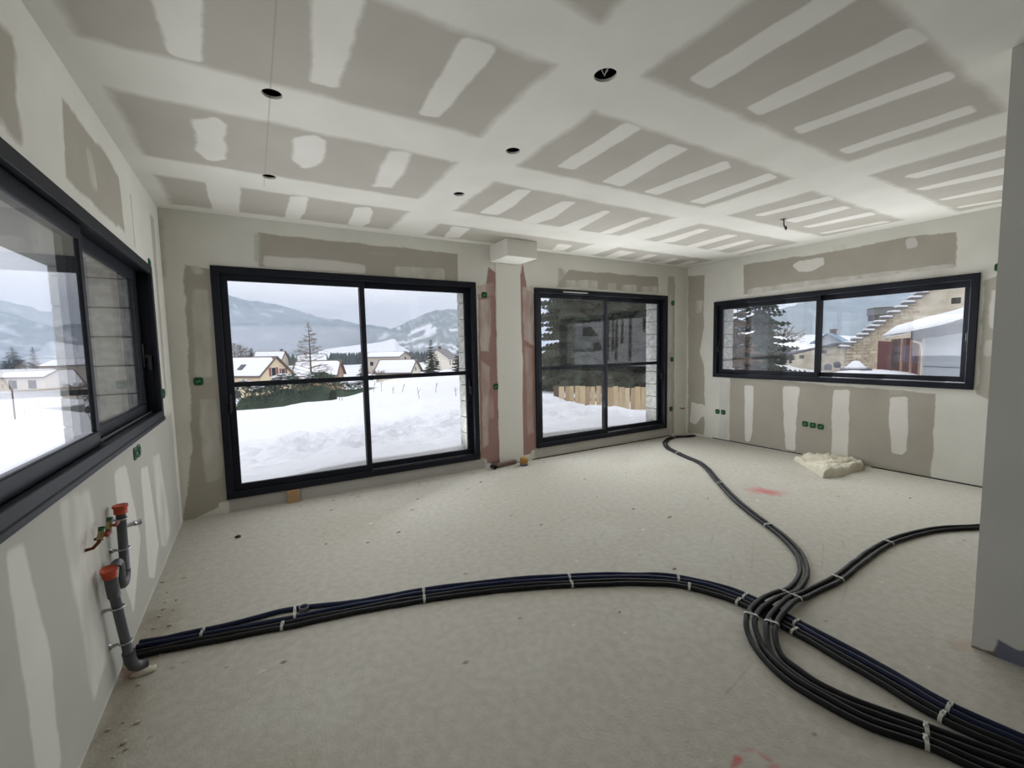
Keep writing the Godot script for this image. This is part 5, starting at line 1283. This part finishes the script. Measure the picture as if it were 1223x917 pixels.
# ---------------------------------------------------------------- conduits on the floor
func spline(f: Array, step := 0.04) -> Array:
	var c := Curve3D.new()
	var pts := []
	for i in range(0, f.size(), 2): pts.append(Vector3(f[i], 0, f[i + 1]))
	for i in pts.size():
		var a: Vector3 = pts[maxi(i - 1, 0)]; var b: Vector3 = pts[mini(i + 1, pts.size() - 1)]
		var t := (b - a).normalized()
		var l0: float = pts[i].distance_to(pts[maxi(i - 1, 0)]) * 0.33; var l1: float = pts[i].distance_to(pts[mini(i + 1, pts.size() - 1)]) * 0.33
		c.add_point(pts[i], -t * l0, t * l1)
	c.bake_interval = step
	return Array(c.get_baked_points())

func lane(path: Array, off: float, wob: float, seed_: float) -> Array:
	var out := []
	for i in path.size():
		var t: Vector3 = (path[mini(i + 1, path.size() - 1)] - path[maxi(i - 1, 0)]).normalized()
		var s := Vector3(-t.z, 0, t.x)
		out.append(path[i] + s * (off + wob * noise.get_noise_1d(i * 1.5 + seed_ * 77.0)))
	return out

const CR := 0.0135
func conduits():
	var b1 := spline([0.027, 2.015, 0.268, 2.062, 0.526, 2.122, 0.931, 2.204, 1.38, 2.312, 1.857, 2.476, 2.329, 2.703, 2.681, 2.923, 2.848, 3.099, 2.933, 3.313, 2.934, 3.546, 2.915, 3.824, 2.894, 4.022, 2.867, 4.215, 2.896, 4.411, 2.93, 4.596])
	var b2 := spline([6.639, 0.244, 6.51, 0.233, 6.281, 0.146, 5.931, 0.278, 5.639, 0.553, 5.458, 0.912, 5.254, 1.391, 4.791, 1.931, 4.405, 2.38, 4.174, 2.711, 3.995, 2.989, 3.821, 3.19, 3.604, 3.344, 3.4, 3.419, 3.181, 3.451, 3.011, 3.45, 2.87, 3.462, 2.754, 3.499, 2.667, 3.568, 2.59, 3.673, 2.54, 3.806, 2.539, 3.939, 2.562, 4.085, 2.632, 4.224, 2.662, 4.333, 2.707, 4.475])
	var b3 := spline([5.64, 3.844, 5.402, 3.745, 5.072, 3.585, 4.699, 3.503, 4.408, 3.479, 4.042, 3.493, 3.631, 3.521, 3.355, 3.51, 3.167, 3.512, 3.016, 3.528, 2.862, 3.559, 2.749, 3.605, 2.644, 3.693, 2.609, 3.785, 2.597, 3.881, 2.619, 4.008, 2.704, 4.203, 2.762, 4.351, 2.823, 4.492])
	var crossing := Vector2(2.9, 2.6)
	# where the upper pairs meet the lower bundle
	var best := 1e9
	for p in b1:
		for q in b2:
			if p.distance_to(q) < best: best = p.distance_to(q); crossing = Vector2(p.x, p.z)
	var best3 := 1e9; var crossing3 := crossing
	for p in b1:
		for q in b3:
			if p.distance_to(q) < best3: best3 = p.distance_to(q); crossing3 = Vector2(p.x, p.z)
	var lanes := []
	for k in 4:
		var off: float = [-0.060, -0.023, 0.020, 0.055][k]
		var l := lane(b1, off, 0.010, k + 1.0)
		if k == 0:      # the outer blue one strays a little near the left wall
			for i in l.size(): l[i].z -= 0.05 * exp(-pow((i - 22.0) / 9.0, 2.0))
		for i in l.size(): l[i].y = CR + 0.001
		var mb := MB.new(true); mb.tube(l, CR, 10)
		tag(obj("conduit", mb.done(), M.blue_conduit if k < 2 else M.black_conduit), ["blue conduit on the far side of the long bundle from the side wall", "second blue conduit of the long bundle, between blue and black", "black conduit of the long bundle, next to the blue ones", "black conduit on the near side of the long bundle"][k], "conduit", "")
		lanes.append(l)
	for s in 2:
		var path: Array = [b2, b3][s]
		var cr: Vector2 = [crossing, crossing3][s]
		for k in 2:
			var off: float = [-0.020, 0.020][k]
			var l := lane(path, off, 0.006, 7.0 + s * 2 + k)
			for i in l.size():
				var d := Vector2(l[i].x, l[i].z).distance_to(cr)
				l[i].y = CR + 0.001 + 0.031 * (1.0 - smoothstep(0.16, 0.36, d))
			var mb := MB.new(true); mb.tube(l, CR, 10)
			tag(obj("conduit", mb.done(), M.black_conduit), [["black conduit from the far corner, outer one of its pair", "black conduit from the far corner, inner one of its pair"], ["black conduit coming from behind the partition, inner one of its pair", "black conduit coming from behind the partition, outer one of its pair"]][s][k], "conduit")
			lanes.append(l)
	# white ties: [lane, lane, place]
	for q in [[0, 1, [0.314, 2.068]], [2, 3, [0.686, 2.173]], [0, 1, [0.71, 2.118]], [0, 1, [1.414, 2.259]], [2, 3, [1.415, 2.345]], [0, 1, [2.261, 2.63]], [2, 3, [2.232, 2.693]], [0, 1, [2.819, 3]], [2, 3, [2.803, 3.103]], [0, 1, [2.937, 3.345]], [2, 3, [2.848, 3.347]], [0, 1, [2.945, 3.619]], [2, 3, [2.864, 3.632]], [0, 1, [2.901, 4.209]], [2, 3, [2.835, 4.209]],
			[4, 5, [6.239, 0.116]], [4, 5, [5.469, 0.863]], [4, 5, [4.725, 1.956]], [4, 5, [4.083, 2.858]], [4, 5, [3.159, 3.457]], [4, 5, [2.785, 3.485]], [4, 5, [2.621, 4.229]], [6, 7, [4.466, 3.468]], [6, 7, [3.642, 3.516]], [6, 7, [3.167, 3.512]], [6, 7, [2.811, 3.574]], [6, 7, [2.717, 4.216]]]:
		var a: Array = lanes[q[0]]; var b: Array = lanes[q[1]]
		var want := Vector2(q[2][0], q[2][1])
		var ia := 1; var da := 1e9
		for i in range(1, a.size() - 1):
			var d := Vector2(a[i].x, a[i].z).distance_to(want)
			if d < da: da = d; ia = i
		var ib := 1; da = 1e9
		for i in b.size():
			var d: float = b[i].distance_to(a[ia])
			if d < da: da = d; ib = i
		tie(a[ia], b[ib], (a[ia + 1] - a[ia - 1]).normalized(), int(q[0]))

var tie_count := {}
func tie(p: Vector3, q: Vector3, along: Vector3, lane_no: int):
	var nth: int = tie_count.get(lane_no, 0); tie_count[lane_no] = nth + 1
	var kind: Array = {0: ["white tie on the two blue conduits of the long bundle, %s from the side wall", "ties on the blue pair"], 2: ["white tie on the two black conduits of the long bundle, %s from the side wall", "ties on the black pair"],
		4: ["white tie on the conduit pair leading to the far corner, %s from that corner", "ties on the far corner pair"], 6: ["white tie on the conduit pair leading behind the partition, %s from the partition", "ties on the partition pair"]}[lane_no]
	var t := thing("cable_tie", kind[0] % ["first", "second", "third", "fourth", "fifth", "sixth", "seventh", "last"][nth], "cable tie", (p + q) / 2, 0.0, kind[1])
	var s := q - p; s.y = 0; var L := s.length(); s = s.normalized()
	var up := Vector3.UP; var r := CR + 0.0022
	var loop := []
	for k in 11: loop.append(s * (L / 2 + r * sin(PI * k / 10.0)) + up * r * cos(PI * k / 10.0))
	for k in 11: loop.append(-s * (L / 2 + r * sin(PI * k / 10.0)) - up * r * cos(PI * k / 10.0))
	var mb := MB.new()
	var f := along * 0.0065
	for k in loop.size():
		var a: Vector3 = loop[k]; var b: Vector3 = loop[(k + 1) % loop.size()]
		var o := (a + b).normalized() * 0.0
		mb.quad(a - f + o, b - f, b + f, a + f); mb.quad(a * 0.93 + f, b * 0.93 + f, b * 0.93 - f, a * 0.93 - f)
		mb.quad(a * 0.93 - f, b * 0.93 - f, b - f, a - f); mb.quad(a + f, b + f, b * 0.93 + f, a * 0.93 + f)
	obj("band", mb.done(), M.tie_white, t)
	mb = MB.new(); mb.xf = Transform3D(Basis(s, up, s.cross(up)), Vector3.ZERO); mb.box(Vector3(0, r * 0.85, 0), Vector3(0.014, 0.009, 0.017), 0.002); mb.box(Vector3(0.004, r + 0.006, 0), Vector3(0.004, 0.012, 0.006), 0.001)
	obj("lock", mb.done(), M.tie_white, t)

# ---------------------------------------------------------------- things lying about
func lump(mb: MB, c: Vector3, s: Vector3, seed_: float, amp := 0.35, nu := 12, nv := 8):
	var g := []
	for i in nv + 1:
		var row := []
		for j in nu:
			var th := PI * i / nv; var ph := TAU * j / nu
			var d := Vector3(sin(th) * cos(ph), cos(th), sin(th) * sin(ph))
			var k := 1.0 + amp * noise.get_noise_3d(d.x * 18.0 + seed_ * 40.0, d.y * 18.0, d.z * 18.0)
			row.append(c + d * s * k)
		g.append(row)
	for i in nv:
		for j in nu:
			var k := (j + 1) % nu
			mb.quad(g[i][j], g[i][k], g[i + 1][k], g[i + 1][j])

func floor_litter():
	# torn slab of mineral wool at the foot of the right wall
	var t := thing("insulation_piece", "torn cream slab of mineral wool lying by the right wall", "insulation", Vector3(6.3, 0, 2.2))
	var mb := MB.new(true)
	var outl: Array = [6.377, 1.883, 6.814, 2.035, 6.961, 2.293, 6.871, 2.473, 6.529, 2.545, 6.325, 2.528, 6.044, 2.532, 5.827, 2.458, 5.986, 2.294]
	var c := Vector2.ZERO
	for i in range(0, outl.size(), 2): c += Vector2(outl[i], outl[i + 1]) / (outl.size() / 2)
	var ns := 110; var nr := 26
	var g := []
	for i in nr + 1:
		var row := []
		for j in ns:
			var f := j / float(ns) * (outl.size() / 2); var k := int(f); var n2 := outl.size() / 2
			var a := Vector2(outl[2 * k], outl[2 * k + 1]); var b := Vector2(outl[2 * ((k + 1) % n2)], outl[2 * ((k + 1) % n2) + 1])
			var e := a.lerp(b, f - k)
			var u := i / float(nr)
			var p := c.lerp(e, u * (1.0 + 0.06 * noise.get_noise_1d(j * 9.0)))
			var y := (0.075 + 0.07 * noise.get_noise_2d(p.x * 45.0, p.y * 45.0) + 0.022 * noise.get_noise_2d(p.x * 190.0, p.y * 190.0)) * (1.0 if u < 0.93 else 0.72)
			if i == nr: y = 0.002
			row.append(Vector3((p.x if p.x < 6.64 else 6.64 + (p.x - 6.64) * 0.25) - 6.3, maxf(y, 0.002), p.y - 2.2))
		g.append(row)
	for i in nr:
		for j in ns:
			var k := (j + 1) % ns
			mb.quad(g[i][j], g[i][k], g[i + 1][k], g[i + 1][j])
	obj("slab", mb.done(), M.foam, t)
	mb = MB.new(true)
	for k in 7: lump(mb, Vector3(0.35 + 0.09 * sin(k * 2.3), 0.03 + 0.015 * (k % 3), -0.03 + 0.06 * k - 0.12), Vector3(0.07, 0.035, 0.06), k + 0.5, 0.8)
	obj("torn_fibres", mb.done(), M.foam, t)
	# wedge of wood under the first glazed door
	mb = MB.new(); mb.box(Vector3(0.88, 0.062, 0.022), Vector3(0.11, 0.124, 0.034), 0.004)
	tag(obj("wood_block", mb.done(), M.wood_raw), "raw wood packing block under the first glazed door", "wood block")
	# tin of foam by the pier
	t = thing("paint_pot", "small yellow-topped pot standing by the foot of the pier", "pot", Vector3(3.47, 0, 0.16))
	mb = MB.new(true); mb.lathe(Vector3.ZERO, [Vector2(0, 0.03), Vector2(0.05, 0.03), Vector2(0.052, 0.0), Vector2(0, 0)], 16); obj("base", mb.done(), M.grey_pvc, t)
	mb = MB.new(true); mb.lathe(Vector3.ZERO, [Vector2(0, 0.095), Vector2(0.05, 0.095), Vector2(0.053, 0.085), Vector2(0.05, 0.03), Vector2(0, 0.03)], 16); obj("body", mb.done(), mat("mustard", Color(0.62, 0.47, 0.22), 0.7), t)
	# bits in front of the pier
	mb = MB.new(); mb.xf = Transform3D(Basis(Vector3.UP, 0.15), Vector3(3.27, 0.03, 0.06)); mb.box(Vector3.ZERO, Vector3(0.32, 0.05, 0.05), 0.012)
	tag(obj("rubble_strip", mb.done(), mat("rubble_brown", Color(0.42, 0.34, 0.31), 0.95)), "broken brown strip of rubble along the foot of the pier", "rubble")
	mb = MB.new(true); mb.tube([Vector3(3.06, 0.028, 0.06), Vector3(3.07, 0.028, 0.14)], 0.022, 14, false); mb.tube([Vector3(3.07, 0.028, 0.14), Vector3(3.06, 0.028, 0.06)], 0.019, 14, false)
	tag(obj("pipe_offcut", mb.done(), M.rubber), "black pipe stub at the foot of the pier", "pipe offcut")
	var rp: Array = [0.784, 2.082]
	mb = MB.new(true); mb.lathe(Vector3(rp[0], 0, rp[1]), [Vector2(0.022, 0.03), Vector2(0.026, 0.03), Vector2(0.026, 0.0), Vector2(0.022, 0.0), Vector2(0.022, 0.03)], 18)
	tag(obj("pipe_ring", mb.done(), M.grey_pvc), "short ring of grey pipe behind the long bundle", "pipe offcut")
	# dab of cream foam at the foot of the lower pipe
	var fp: Array = [0.099, 2.213]
	mb = MB.new(true); lump(mb, Vector3(fp[0], 0.008, fp[1]), Vector3(0.045, 0.014, 0.026), 3.0, 0.5)
	tag(obj("foam_dab", mb.done(), M.foam), "dab of cream foam on the floor beside the pipe elbow", "foam")
	var dp: Array = [0.43, 0.692]
	mb = MB.new(true); lump(mb, Vector3(dp[0], 0.008, dp[1]), Vector3(0.022, 0.012, 0.012), 5.0, 0.8)
	tag(obj("black_scrap", mb.done(), M.rubber), "small black scrap lying alone on the floor", "scrap")
	# crumbs of plaster along the walls
	mb = MB.new(true)
	rng.seed = 23
	for i in 90:
		var p := Vector3(rng.randf_range(0.03, 0.16), 0.003, rng.randf_range(1.2, 3.9)) if i < 34 else (Vector3(rng.randf_range(0.3, 6.6), 0.003, rng.randf_range(0.03, 0.25)) if i < 64 else Vector3(rng.randf_range(0.6, 6.3), 0.003, rng.randf_range(0.4, 4.0)))
		var s := rng.randf_range(0.004, 0.011)
		lump(mb, p, Vector3(s * 1.4, s * 0.7, s), i * 0.7, 0.7, 7, 4)
	var cr := obj("plaster_crumbs", mb.done(), mat("crumb", Color(0.74, 0.70, 0.64), 0.95)); stuff(cr); tag(cr, "crumbs of plaster and grit scattered over the floor", "crumbs")
	# dark gap line at the foot of the right wall boards
	mb = MB.new(); mb.box(Vector3(W - 0.003, 0.006, 1.15), Vector3(0.008, 0.012, 1.3)); mb.box(Vector3(W - 0.003, 0.006, 3.1), Vector3(0.008, 0.012, 1.1))
	mb.box(Vector3(5.05, 0.006, 0.003), Vector3(2.7, 0.012, 0.008))
	struct(obj("trim_4", mb.done(), M.rubber), "dark joint strip at the foot of the boards")
